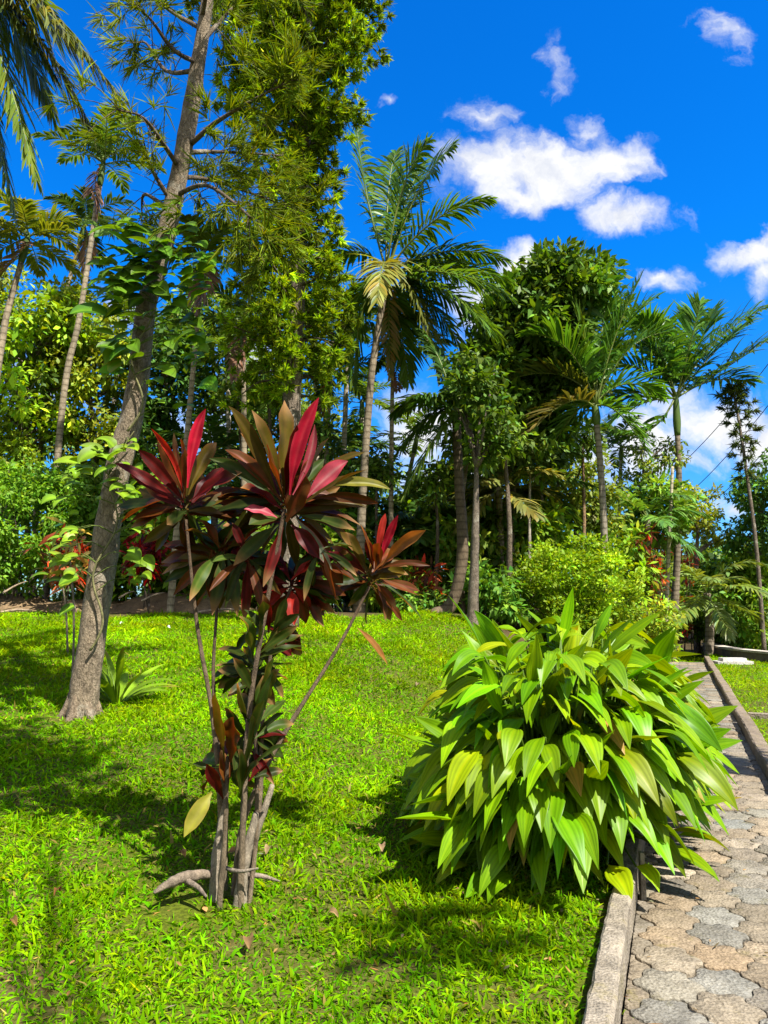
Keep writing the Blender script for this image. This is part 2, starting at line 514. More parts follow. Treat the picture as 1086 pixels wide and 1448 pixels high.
def stone_mat(name, sc=14., moss=.0, rough=.85, lo=.6, hi=1.25):
    m, nt = new_mat(name)
    at = N(nt, 'ShaderNodeAttribute', attribute_name='tint').outputs['Color']
    tc = N(nt, 'ShaderNodeTexCoord').outputs['Object']
    n0 = N(nt, 'ShaderNodeTexNoise', {'Vector': tc, 'Scale': 2.3, 'Detail': 6., 'Roughness': .65, 'Distortion': .6})
    n1 = N(nt, 'ShaderNodeTexNoise', {'Vector': tc, 'Scale': sc, 'Detail': 8., 'Roughness': .7})
    n2 = N(nt, 'ShaderNodeTexNoise', {'Vector': tc, 'Scale': sc * 9, 'Detail': 4.})
    vo = N(nt, 'ShaderNodeTexVoronoi', {'Vector': tc, 'Scale': sc * 7}, feature='F1')
    col = mixc(nt, 1., at, ramp(nt, n0.outputs['Fac'], [(.3, (.72, .7, .66)), (.5, (1., 1., 1.)), (.72, (1.22, 1.2, 1.18))]), 'MULTIPLY')
    col = mixc(nt, 1., col, ramp(nt, n1.outputs['Fac'], [(.3, (lo,) * 3), (.5, (1, 1, 1)), (.72, (hi,) * 3)]), 'MULTIPLY')
    col = mixc(nt, 1., col, ramp(nt, n2.outputs['Fac'], [(.35, (.7, .68, .65)), (.6, (1.1, 1.1, 1.1))]), 'MULTIPLY')
    if moss:
        n3 = N(nt, 'ShaderNodeTexNoise', {'Vector': tc, 'Scale': 5.5, 'Detail': 9., 'Roughness': .75})
        mk = ramp(nt, n3.outputs['Fac'], [(.62 - moss * .18, (0, 0, 0)), (.72 - moss * .1, (1, 1, 1))])
        mk = N(nt, 'ShaderNodeMath', {0: mk, 1: .7}, operation='MULTIPLY').outputs[0]
        col = mixc(nt, mk, col, (.12, .1, .02))
    h = N(nt, 'ShaderNodeMath', {0: n1.outputs['Fac'], 1: n2.outputs['Fac']}, operation='ADD').outputs[0]
    h = N(nt, 'ShaderNodeMath', {0: h, 1: vo.outputs['Distance']}, operation='ADD').outputs[0]
    bp = N(nt, 'ShaderNodeBump', {'Height': h, 'Strength': .6, 'Distance': .012})
    pb = N(nt, 'ShaderNodeBsdfPrincipled', {'Base Color': col, 'Roughness': rough, 'Specular IOR Level': .25, 'Normal': bp.outputs[0]})
    N(nt, 'ShaderNodeOutputMaterial', {'Surface': pb.outputs[0]})
    return m


M_PAVER = stone_mat('paver_concrete', 9, .25)
M_CONC = stone_mat('weathered_concrete', 11, .55, .9, .5, 1.3)
M_CONC2 = stone_mat('far_concrete', 6, .2)
tag(mb.build('path', M_PAVER), kind='structure')


def kerb(name, s0, s1, t0, t1, z1, seed, col, step=.09):
    """a cast kerb running along the path, with worn edges; lengths butt against each other"""
    q = np.random.default_rng(seed)
    T = np.arange(t0, t1, step); K = len(T)
    e = .014
    prof = [(s0, -.12), (s0, z1 - e), (s0 + e, z1), (.5 * (s0 + s1), z1 + .002), (s1 - e, z1), (s1, z1 - e), (s1, -.12)]
    mb = MB(); v = []
    for (a_, h_) in prof:
        w = q.normal(0, .0028, K) + .006 * np.sin(T * 1.7 + seed)
        x, y = xy(a_ + w, T)
        v.append(np.stack([x, y, h_ + (q.normal(0, .0022, K) + .004 * np.sin(T * 2.3 + seed) if h_ > 0 else 0 * T)], -1))
    v = np.stack(v, 1)                       # K, 7, 3
    PN = len(prof)
    k, j = np.meshgrid(np.arange(K - 1), np.arange(PN - 1), indexing='ij')
    b = k * PN + j
    f = np.stack([b, b + PN, b + PN + 1, b + 1], -1).reshape(-1, 4)
    mb.add(v.reshape(-1, 3), f, col)
    n0 = mb.n - K * PN
    mb.f.append(np.array([list(range(PN))]) + n0)
    mb.f.append(np.array([list(range(PN))[::-1]]) + n0 + (K - 1) * PN)
    o = mb.build(name, M_CONC, smooth=False)
    return tag(o, kind='structure')


kerb('kerb', .002, .105, -3, 20, .15, 1, (.25, .215, .165))
kerb('kerb', -1.13, -.99, 1.0, 8.45, .135, 4, (.19, .15, .11))
kerb('kerb', -1.13, -.99, 8.46, 21.2, .12, 9, (.19, .15, .11))
# cross walk strip between the two right-hand lawns
mb = MB()
Tn = 40
sA = np.linspace(-1.14, -9, Tn)
for (ta, tb, z1, c) in ((8.56, 8.70, .12, (.2, .165, .12)), (8.70, 8.94, .06, (.22, .18, .13))):
    vv = []
    for (t_, z_) in ((ta, -.1), (ta, z1), (tb, z1), (tb, -.1)):
        x, y = xy(sA, np.full(Tn, t_) + .006 * np.sin(sA * 7 + t_))
        vv.append(np.stack([x, y, np.full(Tn, z_)], -1))
    v = np.stack(vv, 1)
    k, j = np.meshgrid(np.arange(Tn - 1), np.arange(3), indexing='ij'); b = k * 4 + j
    mb.add(v.reshape(-1, 3), np.stack([b, b + 4, b + 5, b + 1], -1).reshape(-1, 4), c)
    mb.f.append(np.array([[0, 1, 2, 3]]) + mb.n - Tn * 4)
tag(mb.build('footpath', M_CONC2, smooth=False), kind='structure')

# far low wall with pale blocks
FW = [G(1000, 921), G(1030, 929), G(1062, 934), G(1120, 940)]
mb = MB()
fw = catmull(FW, 30); T = nz(np.gradient(fw, axis=0)); S_ = np.cross(T, UP)
for off, (z0, z1), c in ((0., (-.1, .28), (.16, .13, .11)), (-.03, (.281, .34), (.42, .38, .33))):
    wdt = .12 if off == 0 else .17
    vv = np.stack([fw * A(1, 1, 0) + S_ * a_ + UP * z_ for a_, z_ in ((-wdt, z0), (-wdt, z1), (wdt, z1), (wdt, z0))], 1)
    k, j = np.meshgrid(np.arange(29), np.arange(3), indexing='ij'); b = k * 4 + j
    mb.add(vv.reshape(-1, 3), np.stack([b, b + 1, b + 5, b + 4], -1).reshape(-1, 4), c)
    mb.f.append(np.array([[3, 2, 1, 0]]) + mb.n - 120); mb.f.append(np.array([[0, 1, 2, 3]]) + mb.n - 4)
o = mb.build('garden_wall', M_CONC2, smooth=False); single(o, gz(FW[1]))
tag(o, 'low dark concrete wall curving behind the far right lawn', 'wall')

for nm, px, py, w_, h_, d_, lb in (('stone_block', 990, 925, .34, .30, .3, 'small grey stepped stone block beside the end of the path'),
                                   ('concrete_slab', 1036, 939, .95, .16, .4, 'pale flat concrete slab lying on the far right lawn edge')):
    p = G(px, py); mb = MB()
    box(mb, p + A(-w_ / 2, -d_ / 2, -.05), p + A(w_ / 2, d_ / 2, h_ * .5), (.42, .4, .38), .01)
    box(mb, p + A(-w_ / 3, -d_ / 2.6, h_ * .502), p + A(w_ / 3, d_ / 2.6, h_), (.5, .48, .46), .012)
    tag(single(mb.build(nm, M_CONC2, smooth=False), gz(p)), lb, 'stone')


# ================================================================== PLANT BUILDERS
def bark_trunk(root, pts, rad, col, mat=M_BARK, n=40, sides=12, lump=.06, limbs=(), seed=1, name='trunk'):
    mb = MB()
    tube(mb, pts, rad, sides, col, n, lump, seed)
    for lp, lr in limbs:
        tube(mb, lp, lr, 6, col, 12, .05, seed + 3)
    return mb.build(name, mat, root)


def blob(cx, cy, rx, ry, Y, depth, n, q, shell=.55):
    """n clump centres inside an ellipsoid that shows rx, ry pixels wide at distance Y"""
    c = P(cx, cy, Y); k = Y / F
    u = nz(q.normal(0, 1, (n, 3))); r = q.uniform(shell ** 3, 1, n) ** (1 / 3)
    return c + u * r[:, None] * A(rx * k, depth, ry * k)


def leaf_clumps(mb, cen, rad, per, L, W, col, q, var=.2, cvar=.25, hue=.1, down=.25, M=2, prof=OVAL, fold=.15, flat=.7, droop=(.1, .7)):
    n = len(cen) * per
    ci = np.repeat(np.arange(len(cen)), per)
    off = q.normal(0, 1, (n, 3)); off = nz(off) * (q.uniform(0, 1, n) ** .45)[:, None]
    pos = cen[ci] + off * rad * A(1, 1, flat)
    d = nz(off + q.normal(0, .55, (n, 3)) + A(0, 0, -down))
    nh = nz(A(.15, -.15, 1.) + q.normal(0, .55, (n, 3)))
    c = tints(n, np.asarray(col) * 1.6, var, hue, q) * np.exp(q.normal(0, cvar, len(cen)))[ci][:, None]
    s_ = np.exp(q.normal(0, .22, n))
    blades(mb, pos, d, nh, L * s_, W * s_, q.uniform(*droop, n), prof, M, fold, c)


def limbs_to(trunk_pts, cen, q, every=3, r=.05, frac=.5):
    tp = catmull(trunk_pts, 40); out = []
    for c in cen[::every]:
        k = int(np.clip(np.argmin(np.abs(tp[:, 2] - (c[2] - np.linalg.norm((c - tp[-1])[:2]) * .6))), 40 * (1 - frac), 39))
        a_ = tp[k]; m_ = .5 * (a_ + c) + A(0, 0, .12 * np.linalg.norm(c - a_)) * q.uniform(-.3, 1)
        out.append(([a_, m_, c], [r, r * .6, r * .2]))
    return out


def broad_tree(name, label, cat, base, trunk, r0, blobs, per, rad, L, W, col, seed, mat=M_LEAF, barkcol=(.2, .16, .12), group=None, bark=M_BARK, every=4, lr=.05, **kw):
    q = np.random.default_rng(seed)
    root = thing(name, label, cat, base, group)
    cen = np.concatenate([blob(*b_, q) if isinstance(b_, tuple) else b_ for b_ in blobs])
    pts = [np.array(base) - A(0, 0, .1)] + [np.array(p) for p in trunk]
    bark_trunk(root, pts, np.linspace(r0, r0 * .35, len(pts)), barkcol, bark, 30, 9, .07, limbs_to(pts, cen, q, every, lr), seed)
    mb = MB()
    leaf_clumps(mb, cen, rad, per, L, W, col, q, **kw)
    mb.build('crown', mat, root)
    return root


def shrub(name, label, cat, px, py, rx, ry, Y, n, per, rad, L, W, col, seed, mat=M_LEAF, group=None, depth=None, stems=5, **kw):
    q = np.random.default_rng(seed)
    c0 = P(px, py, Y); base = gz(c0)
    root = thing(name, label, cat, base, group)
    cen = blob(px, py, rx, ry, Y, depth or rx * Y / F, n, q, .35)
    cen = cen[cen[:, 2] > H(cen[:, 0], cen[:, 1]) + .08]
    mb = MB()
    for k in range(stems):
        e = cen[q.integers(len(cen))]
        b_ = base + A(q.normal(0, .12), q.normal(0, .12), -.06)
        tube(mb, [b_, .5 * (b_ + e) + A(0, 0, .1), e], [.018, .013, .006], 6, (.13, .1, .07), 10)
    mb.build('stem', M_BARK, root)
    mb = MB(); leaf_clumps(mb, cen, rad, per, L, W, np.asarray(col) * (.55 if mat is M_TI else 1), q, **kw); mb.build('foliage', mat, root)
    return root


def frond(mb, p0, p1, p2, nl, LL, q, col, LW=.045, a0=70, a1=28, v=20, droop=.7, r=.02, upn=None, start=.16, rcol=(.16, .2, .04), prof=LANCE, fold=.12, tipl=.35, rag=.1):
    p0, p1, p2 = (np.array(p, float) for p in (p0, p1, p2))
    t = np.linspace(0, 1, 14)
    tube(mb, bez(p0, p1, p2, t), np.linspace(r, r * .18, 14), 5, rcol)
    u = np.linspace(start, .995, nl)
    c = bez(p0, p1, p2, u); T = nz(2 * (1 - u)[:, None] * (p1 - p0) + 2 * u[:, None] * (p2 - p1))
    up = np.broadcast_to(UP if upn is None else upn, T.shape)
    S = nz(np.cross(T, up) + 1e-4); NN = np.cross(S, T)
    for sg in (-1, 1):
        a = np.radians(np.interp(u, [start, 1], [a0, a1]) + q.normal(0, 5, nl))
        vv = np.radians(v + q.normal(0, 9, nl))
        d = np.cos(a)[:, None] * T + np.sin(a)[:, None] * (sg * S * np.cos(vv)[:, None] + NN * np.sin(vv)[:, None])
        ln = LL * np.interp(u, [start, start + .2, .6, 1], [.55, .95, 1, tipl]) * np.exp(q.normal(0, rag, nl))
        blades(mb, c, d, NN + q.normal(0, .2, (nl, 3)), ln, LW, droop * q.uniform(.6, 1.4, nl), prof, 3, fold, tints(nl, np.asarray(col) * 1.4, .16, .08, q))


def palm(name, label, base, trunk, rad, top, fronds, seed, cat='palm', group=None, barkcol=(.34, .29, .23), shaft=None, shaftcol=(.1, .16, .03), fk=None, ncut=24, heads=True):
    """fronds: list of (mid, tip, colour, extra-dict) in world space"""
    q = np.random.default_rng(seed)
    root = thing(name, label, cat, base, group)
    pts = [np.array(base) - A(0, 0, .1)] + list(trunk) + [np.array(top)]
    bark_trunk(root, pts, rad, barkcol, M_PALMBARK, 36, 12, .035, (), seed)
    if shaft:
        mb = MB(); a_ = np.array(top); tp = catmull(pts, 40); dn = nz(tp[-1] - tp[-6])
        rr = rad[-1] if np.ndim(rad) else rad
        tube(mb, [a_ - dn * .02, a_ + dn * shaft * .3, a_ + dn * shaft * .8, a_ + dn * shaft], [rr * 1.1, rr * 1.5, rr * 1.1, rr * .5], 10, shaftcol, 12)
        mb.build('crownshaft', M_FROND, root)
        org = a_ + dn * shaft * .85
    else:
        org = np.array(top)
    for (m_, t_, c_, ex) in fronds:
        mb = MB(); kw = dict(fk or {}); kw.update(ex)
        nl = kw.pop('nl', ncut); LL = kw.pop('LL', .5)
        frond(mb, org + q.normal(0, .02, 3), m_, t_, nl, LL, q, c_, **kw)
        mb.build('frond', M_FROND, root)
    return root


def ring_fronds(org, n, L, col, q, e0=78, e1=-25, sag=.45, colvar=.18, az0=0., dead=0, jit=12, pw=1.):
    out = []
    for k in range(n):
        az = az0 + k * 2.39996 + q.normal(0, .15)
        el = math.radians(e0 + (e1 - e0) * (k / max(n - 1, 1)) ** pw + q.normal(0, jit) * .5)
        h = A(math.cos(az), math.sin(az), 0)
        d = h * math.cos(el) + UP * math.sin(el)
        ln = L * math.exp(q.normal(0, .1))
        m_ = org + d * ln * .55
        dn = nz(d * .75 + h * .35 - UP * sag * (1.2 if el > .3 else .8))
        t_ = m_ + dn * ln * .5
        c = np.asarray(col) * math.exp(q.normal(0, colvar))
        if k >= n - dead:
            c = A(.2, .13, .04)
        out.append((m_, t_, c, {}))
    return out


# ================================================================== HERO 1: ti plant
TY = 4.08
tib = gz(P(325, 1265, TY))
ti = thing('ti_plant', 'tall red and olive leaved plant on bare canes in the middle of the lawn', 'plant', tib)
q = np.random.default_rng(21)


def tp_(px, py, dy=0.):
    return P(px, py, TY + dy)


CANE = (.25, .2, .15)
canes = [
    ([(303, 1262, 0), (312, 1160, .02), (300, 1010, .0), (278, 880, .05), (263, 735, .1)], (.017, .008)),
    ([(340, 1275, -.05), (343, 1180, -.05), (352, 1010, -.06), (376, 860, -.03), (402, 720, .02)], (.02, .0095)),
    ([(330, 1262, .08), (345, 1160, .08), (395, 1050, .15), (478, 915, .35), (522, 830, .45)], (.017, .008)),
    ([(318, 1265, .12), (318, 1140, .14), (302, 980, .15), (306, 870, .16), (312, 790, .2)], (.013, .007)),
    ([(348, 1268, .06), (366, 1150, .08), (372, 1010, .12), (388, 900, .14), (412, 830, .16)], (.015, .008)),
    ([(310, 1264, -.08), (318, 1180, -.09), (320, 1110, -.1), (322, 1070, -.1)], (.015, .009)),
    ([(352, 1268, .0), (362, 1180, .02), (362, 1080, .0), (358, 950, -.02)], (.014, .008)),
]
for pts, (ra, rb) in canes:
    w = [tp_(*p) for p in pts]
    w[0][2] = float(H(w[0][0], w[0][1])) - .03
    mb = MB(); L_ = 40
    tube(mb, w, np.linspace(ra, rb, len(w)), 9, np.linspace(A(.2, .155, .1), A(.08, .05, .028), 6), L_, .09, int(q.integers(99)))
    # leaf scars
    c = catmull(w, 60)
    mb.build('cane', M_CANE, ti)
for w_, ra in (([(302, 1262, .0), (306, 1210, .0), (316, 1140, .02)], (.028, .022, .014)), ([(338, 1276, -.04), (346, 1220, -.02), (362, 1150, .0)], (.033, .028, .016)), ([(344, 1268, .05), (357, 1200, .06), (385, 1110, .1)], (.024, .021, .014))):
    w = [tp_(*p) for p in w_]; w[0][2] = float(H(w[0][0], w[0][1])) - .03
    mb = MB(); tube(mb, w, ra, 11, (.27, .225, .165), 30, .16, int(ra[0] * 1000)); mb.build('cane', M_CANE, ti)
# surface root
mb = MB()
rt = [tp_(300, 1236, .0), tp_(275, 1238, -.05), tp_(245, 1246, -.12), tp_(218, 1262, -.18)]
tube(mb, rt, [.02, .026, .028, .008], 9, (.21, .165, .12), 20, .16, 4)
tube(mb, [tp_(262, 1244, -.08), tp_(280, 1255, -.12), tp_(292, 1268, -.16)], [.018, .013, .006], 7, (.2, .16, .12), 10, .1, 5)
tube(mb, [tp_(315, 1226, -.02), tp_(338, 1232, -.1), tp_(365, 1228, -.12)], [.011, .01, .005], 7, (.24, .2, .15), 12, .1, 6)
tube(mb, [tp_(350, 1236, .02), tp_(375, 1240, .02), tp_(395, 1246, -.02)], [.016, .012, .004], 7, (.26, .21, .16), 10, .1, 7)
mb.build('root', M_CANE, ti)

TIP = A(.12, .2, .42, .72, .9, .98, 1., .96, .82, .46, .03)
TCOL = {
    'P': ((.46, .008, .03), (.55, .05, .07), (.55, .03, .05)),
    'L': ((.42, .06, .085), (.5, .03, .06), (.55, .2, .2)),
    'R': ((.24, .014, .006), (.36, .025, .015), (.3, .016, .01)),
    'M': ((.06, .005, .003), (.19, .01, .01), (.11, .006, .005)),
    'B': ((.085, .03, .004), (.17, .03, .008), (.15, .03, .008)),
    'O': ((.075, .055, .004), (.14, .04, .007), (.1, .065, .009)),
    'G': ((.045, .085, .01), (.09, .07, .012), (.08, .11, .02)),
    'D': ((.026, .045, .005), (.07, .028, .006), (.045, .06, .008)),
    'S': ((.13, .16, .10), (.42, .05, .09), (.2, .22, .15)),
    'Y': ((.2, .19, .02), (.25, .18, .02), (.24, .22, .03)),
    'X': ((.24, .1, .02), (.3, .12, .03), (.28, .12, .03)),
}


def ti_leaf(mb, bx, by, tx, ty, wpx, ck, dyb=0., dyt=None, arch=None, q=q):
    p0 = tp_(bx, by, dyb)
    dyt = dyb + q.normal(-.05, .13) if dyt is None else dyt
    p2 = tp_(tx, ty, dyt)
    L = np.linalg.norm(p2 - p0)
    ar = q.uniform(.04, .2) if arch is None else arch
    p1 = .5 * (p0 + p2) + UP * ar * L + A(q.normal(0, .04), q.normal(0, .04), 0) * L
    c, e, r = (np.array(k) for k in TCOL[ck])
    v = math.exp(q.normal(0, .16))
    nh = nz(A(q.normal(0, .45), -.75, .55 + q.normal(0, .25)))
    tw = q.normal(0, .5)
    if ck in 'PL':
        nh = nz(A(q.normal(0, .2), -1, .35)); tw *= .3; wpx = wpx * 1.
    tip = None
    if q.uniform() < .5 and ck in 'OBMGD':
        tip = A(.3, .16, .06)
    leafcurve(mb, p0, p1, p2, wpx * TY / F * q.uniform(.7, .92), nh, TIP, 7, 16, q.uniform(.15, .5), c * v, e * v, r * v, wave=q.uniform(.06, .22), tip=tip, q=q, twist=tw)


rosettes = [
    ((345, 800), .1, [
        (348, 790, 318, 860, 16, 'D'), (350, 792, 372, 866, 16, 'B'), (346, 792, 296, 836, 15, 'B'), (352, 790, 398, 842, 16, 'D'), (350, 796, 345, 880, 17, 'M'),
        (346, 788, 300, 795, 14, 'G'), (352, 786, 400, 800, 15, 'D'), (348, 782, 330, 740, 18, 'M')], 'DBMG', 18, 66),
    ((455, 790), .06, [
        (452, 780, 430, 850, 15, 'D'), (456, 782, 476, 850, 15, 'B'), (458, 780, 505, 815, 15, 'D'), (450, 780, 412, 818, 14, 'M'), (456, 776, 500, 775, 14, 'D')], 'DBM', 14, 56),
    ((380, 900), .06, [
        (378, 905, 345, 862, 16, 'D'), (384, 905, 405, 845, 18, 'D'), (382, 900, 424, 868, 15, 'D'), (376, 910, 335, 895, 14, 'D'), (386, 915, 428, 898, 15, 'D'), (380, 895, 372, 840, 18, 'M')], 'DMD', 12, 52),
    ((352, 1040), .02, [
        (352, 1040, 336, 965, 20, 'D'), (356, 1040, 372, 955, 22, 'G'), (352, 1050, 318, 1000, 18, 'D'), (360, 1046, 402, 1008, 17, 'D'), (354, 1060, 388, 1110, 16, 'M'), (350, 1060, 318, 1105, 16, 'D')], 'DGM', 12, 56),
    ((262, 715), .1, [
        (265, 690, 291, 578, 20, 'P'), (262, 705, 222, 622, 27, 'B'), (262, 705, 246, 612, 11, 'B'), (264, 702, 276, 630, 24, 'O'),
        (266, 700, 306, 626, 27, 'O'), (260, 710, 195, 636, 22, 'M'), (258, 716, 163, 655, 22, 'M'), (260, 708, 214, 606, 13, 'R'),
        (268, 710, 342, 668, 30, 'M'), (270, 714, 318, 660, 28, 'M'), (258, 718, 205, 690, 24, 'M'), (264, 722, 236, 742, 22, 'D'),
        (268, 722, 318, 728, 20, 'O'), (256, 712, 185, 672, 18, 'M'), (272, 716, 332, 690, 22, 'B'), (262, 700, 256, 620, 18, 'B'), (264, 726, 290, 768, 20, 'D')], 'OBDOB', 22, 94),
    ((405, 715), .02, [
        (410, 700, 451, 562, 30, 'P'), (414, 700, 445, 600, 18, 'L'), (402, 705, 402, 566, 36, 'O'), (396, 700, 356, 580, 30, 'O'),
        (392, 702, 323, 574, 26, 'O'), (418, 700, 466, 618, 42, 'O'), (432, 705, 492, 652, 36, 'L'), (430, 712, 520, 664, 36, 'O'),
        (430, 690, 516, 640, 18, 'O'), (450, 690, 552, 692, 20, 'Y'), (440, 705, 535, 712, 17, 'B'), (398, 708, 318, 636, 30, 'B'),
        (396, 712, 296, 648, 24, 'D'), (392, 732, 345, 720, 20, 'L'), (405, 738, 430, 668, 40, 'B'), (418, 732, 470, 806, 19, 'S'),
        (420, 728, 502, 750, 20, 'D'), (396, 738, 345, 764, 20, 'M'), (394, 742, 330, 800, 24, 'D'), (400, 745, 372, 830, 22, 'M'),
        (412, 742, 452, 790, 24, 'M'), (416, 722, 488, 716, 26, 'M'), (400, 722, 340, 690, 30, 'M'), (404, 715, 378, 628, 34, 'B'),
        (408, 720, 420, 640, 34, 'B'), (410, 712, 436, 650, 30, 'O'), (398, 730, 352, 742, 26, 'D'), (404, 700, 420, 600, 24, 'M'),
        (400, 712, 340, 612, 28, 'M'), (414, 716, 470, 700, 26, 'B')], 'OBDOBO', 40, 116),
    ((525, 822), .45, [
        (533, 795, 545, 726, 13, 'R'), (537, 795, 563, 728, 15, 'P'), (540, 802, 602, 750, 28, 'X'), (530, 806, 536, 768, 28, 'B'),
        (534, 806, 608, 800, 14, 'B'), (534, 818, 592, 842, 16, 'B'), (532, 822, 598, 878, 16, 'G'), (520, 812, 486, 752, 24, 'O'),
        (518, 812, 466, 772, 22, 'M'), (516, 820, 470, 826, 20, 'D'), (528, 800, 510, 742, 20, 'B'), (526, 812, 556, 780, 30, 'B'),
        (522, 820, 492, 858, 18, 'D'), (530, 825, 560, 860, 18, 'B'), (505, 888, 548, 940, 15, 'X'), (528, 805, 520, 758, 24, 'M')], 'BOODB', 22, 76),
    ((312, 785), .2, [
        (312, 770, 262, 750, 22, 'O'), (314, 780, 278, 850, 24, 'D'), (320, 782, 352, 812, 22, 'D'), (308, 785, 268, 850, 22, 'G'),
        (310, 790, 245, 842, 20, 'B'), (322, 790, 336, 872, 22, 'G'), (318, 770, 350, 720, 18, 'Y'), (316, 780, 300, 870, 26, 'D'), (310, 775, 280, 735, 20, 'B'), (322, 776, 362, 760, 24, 'O')], 'DGBOB', 30, 84),
    ((412, 830), .16, [
        (412, 820, 446, 792, 18, 'R'), (414, 830, 440, 862, 20, 'R'), (408, 832, 372, 860, 20, 'R'), (414, 825, 470, 812, 18, 'B'),
        (412, 836, 416, 884, 22, 'R'), (410, 820, 385, 780, 18, 'M'), (416, 830, 462, 850, 18, 'G'), (408, 826, 362, 826, 20, 'M')], 'BMDBG', 28, 74),
    ((358, 950), -.02, [
        (358, 945, 308, 918, 17, 'D'), (360, 950, 304, 942, 14, 'D'), (366, 930, 432, 914, 15, 'D'), (366, 925, 422, 884, 16, 'D'), (366, 940, 398, 882, 20, 'D'),
        (358, 930, 338, 872, 20, 'G'), (362, 920, 372, 850, 22, 'D'), (356, 965, 322, 985, 16, 'D'), (364, 990, 388, 930, 22, 'G'), (362, 1000, 344, 940, 20, 'D'),
        (366, 1000, 396, 946, 24, 'G'), (368, 1020, 404, 990, 18, 'G'), (360, 985, 330, 930, 18, 'D')], 'DGD', 16, 62),
    ((325, 1085), -.1, [
        (318, 1078, 304, 980, 24, 'O'), (326, 1078, 330, 1014, 38, 'B'), (350, 1075, 386, 950, 22, 'G'), (352, 1060, 374, 990, 24, 'G'),
        (360, 1045, 416, 1024, 17, 'G'), (352, 1088, 406, 1054, 18, 'G'), (312, 1100, 272, 1080, 12, 'D'), (300, 1120, 260, 1184, 26, 'Y'),
        (352, 1105, 384, 1072, 26, 'M'), (344, 1110, 366, 1080, 22, 'D'), (340, 1130, 336, 1060, 22, 'D'), (316, 1130, 292, 1080, 24, 'M'),
        (322, 1120, 312, 1060, 24, 'B'), (356, 1030, 342, 980, 24, 'D'), (358, 1100, 400, 1090, 16, 'D'), (346, 1090, 356, 1010, 26, 'D'), (330, 1100, 346, 1040, 24, 'D')], 'DGMD', 10, 50),
]
for (cx, cy), dy, lv, fill, nf, rpx in rosettes:
    mb = MB()
    for l in lv:
        if l[5] in 'PL':
            ti_leaf(mb, *l, dyb=dy - .07, dyt=dy - .16)
        else:
            ti_leaf(mb, *l, dyb=dy)
    for k in range(nf):     # leaves on the far side of the rosette
        a = q.uniform(0, 6.28); r_ = rpx * q.uniform(.7, 1.05)
        ti_leaf(mb, cx + q.normal(0, 5), cy + q.normal(0, 8), cx + r_ * math.cos(a), cy - r_ * math.sin(a) * .75 + 12, q.uniform(20, 30), fill[k % len(fill)], dy + .05, dy + q.uniform(.12, .4))
    mb.build('leaf_rosette', M_TI, ti)

# ================================================================== HERO 2: broad-leaved clump beside the path
q = np.random.default_rng(34)
bx, by = xy(.40, 2.35)
bush = thing('broadleaf_clump', 'big rounded clump of glossy pleated bright green leaves overhanging the paved path', 'plant', A(bx, by, float(H(bx, by))))
BP = A(.05, .1, .42, .78, .96, 1., .93, .78, .56, .3, .02)
RS, RT, HD = .74, 1.32, 1.2
for kk in range(98):
    az_ = kk * 2.39996 + q.normal(0, .1); cz = q.uniform(.0, 1.0) ** 1.15
    mb = MB()
    bo = None
    for k in range(12):
        az = az_ + q.normal(0, .28); th = math.acos(np.clip(cz + q.normal(0, .13), .0, 1))
        f = q.uniform(.72, 1.02); st_, ct_ = math.sin(th), math.cos(th); sh_, cv_ = st_ ** .6, ct_ ** .62
        ls, lt_ = RS * math.cos(az) * sh_ * f, RT * math.sin(az) * sh_ * f
        x, y = xy(.49 + ls, 2.2 + lt_)
        if bo is None:
            bs = max(.19, .49 + ls * .45); x0, y0 = xy(bs, 2.2 + lt_ * .55); bo = A(x0, y0, float(H(x0, y0)) - .02)
        pe = A(x, y, (.07 + .1 + HD * cv_ * f * q.uniform(.9, 1.05)))
        o2 = NL * math.cos(az) * 1.0 + DP * math.sin(az) * .8
        aj = math.atan2(o2[1], o2[0]) + q.normal(0, .35); h = A(math.cos(aj), math.sin(aj), 0)
        L = q.uniform(.31, .47) * (1. + .15 * st_)
        tl = np.clip(th * .6 + .42 + q.normal(0, .28), .1, 1.5)
        dd = h * math.sin(tl) + UP * math.cos(tl)
        stiff = q.uniform() < (.22 if th < .6 else .08)
        if stiff:
            m_ = pe + dd * L * .5; e_ = m_ + nz(dd + h * .3) * L * .5
        else:
            m_ = pe + nz(dd + h * .35) * L * .4
            e_ = m_ + nz(h * .85 - UP * (q.uniform(.2, 1.05) + .7 * st_ ** 2)) * L * .6
        for pnt in (m_, e_):
            pnt[2] = max(pnt[2], .1 + q.uniform(0, .04))
        pm = .5 * (bo + pe) + UP * .1
        tube(mb, [bo, pm, pe], [.011, .008, .006], 5, (.1, .17, .02), 7)
        g = A(.125, .25, .0015) * math.exp(q.normal(0, .2)) * A(math.exp(q.normal(.05, .2)), 1, 1)
        tp0 = None
        if q.uniform() < .012: g = A(.32, .2, .04)
        elif q.uniform() < .04: tp0 = A(.27, .19, .03)
        nh = nz(UP * .75 + h * .35 + A(q.normal(0, .3), q.normal(0, .3) - .1, 0))
        leafcurve(mb, pe, m_, e_, L * q.uniform(.24, .32), nh, BP, 13, 13, q.uniform(.12, .4), g, None, g * A(1.5, 1.25, 1.5), pleat=.11, wave=q.uniform(.02, .12), q=q, tip=tp0, twist=q.normal(0, .35))
    mb.build('leaf_shoot', M_BROAD, bush)

# small plant at the foot of the leaning tree + few tufts
TRB = G(115, 1012)


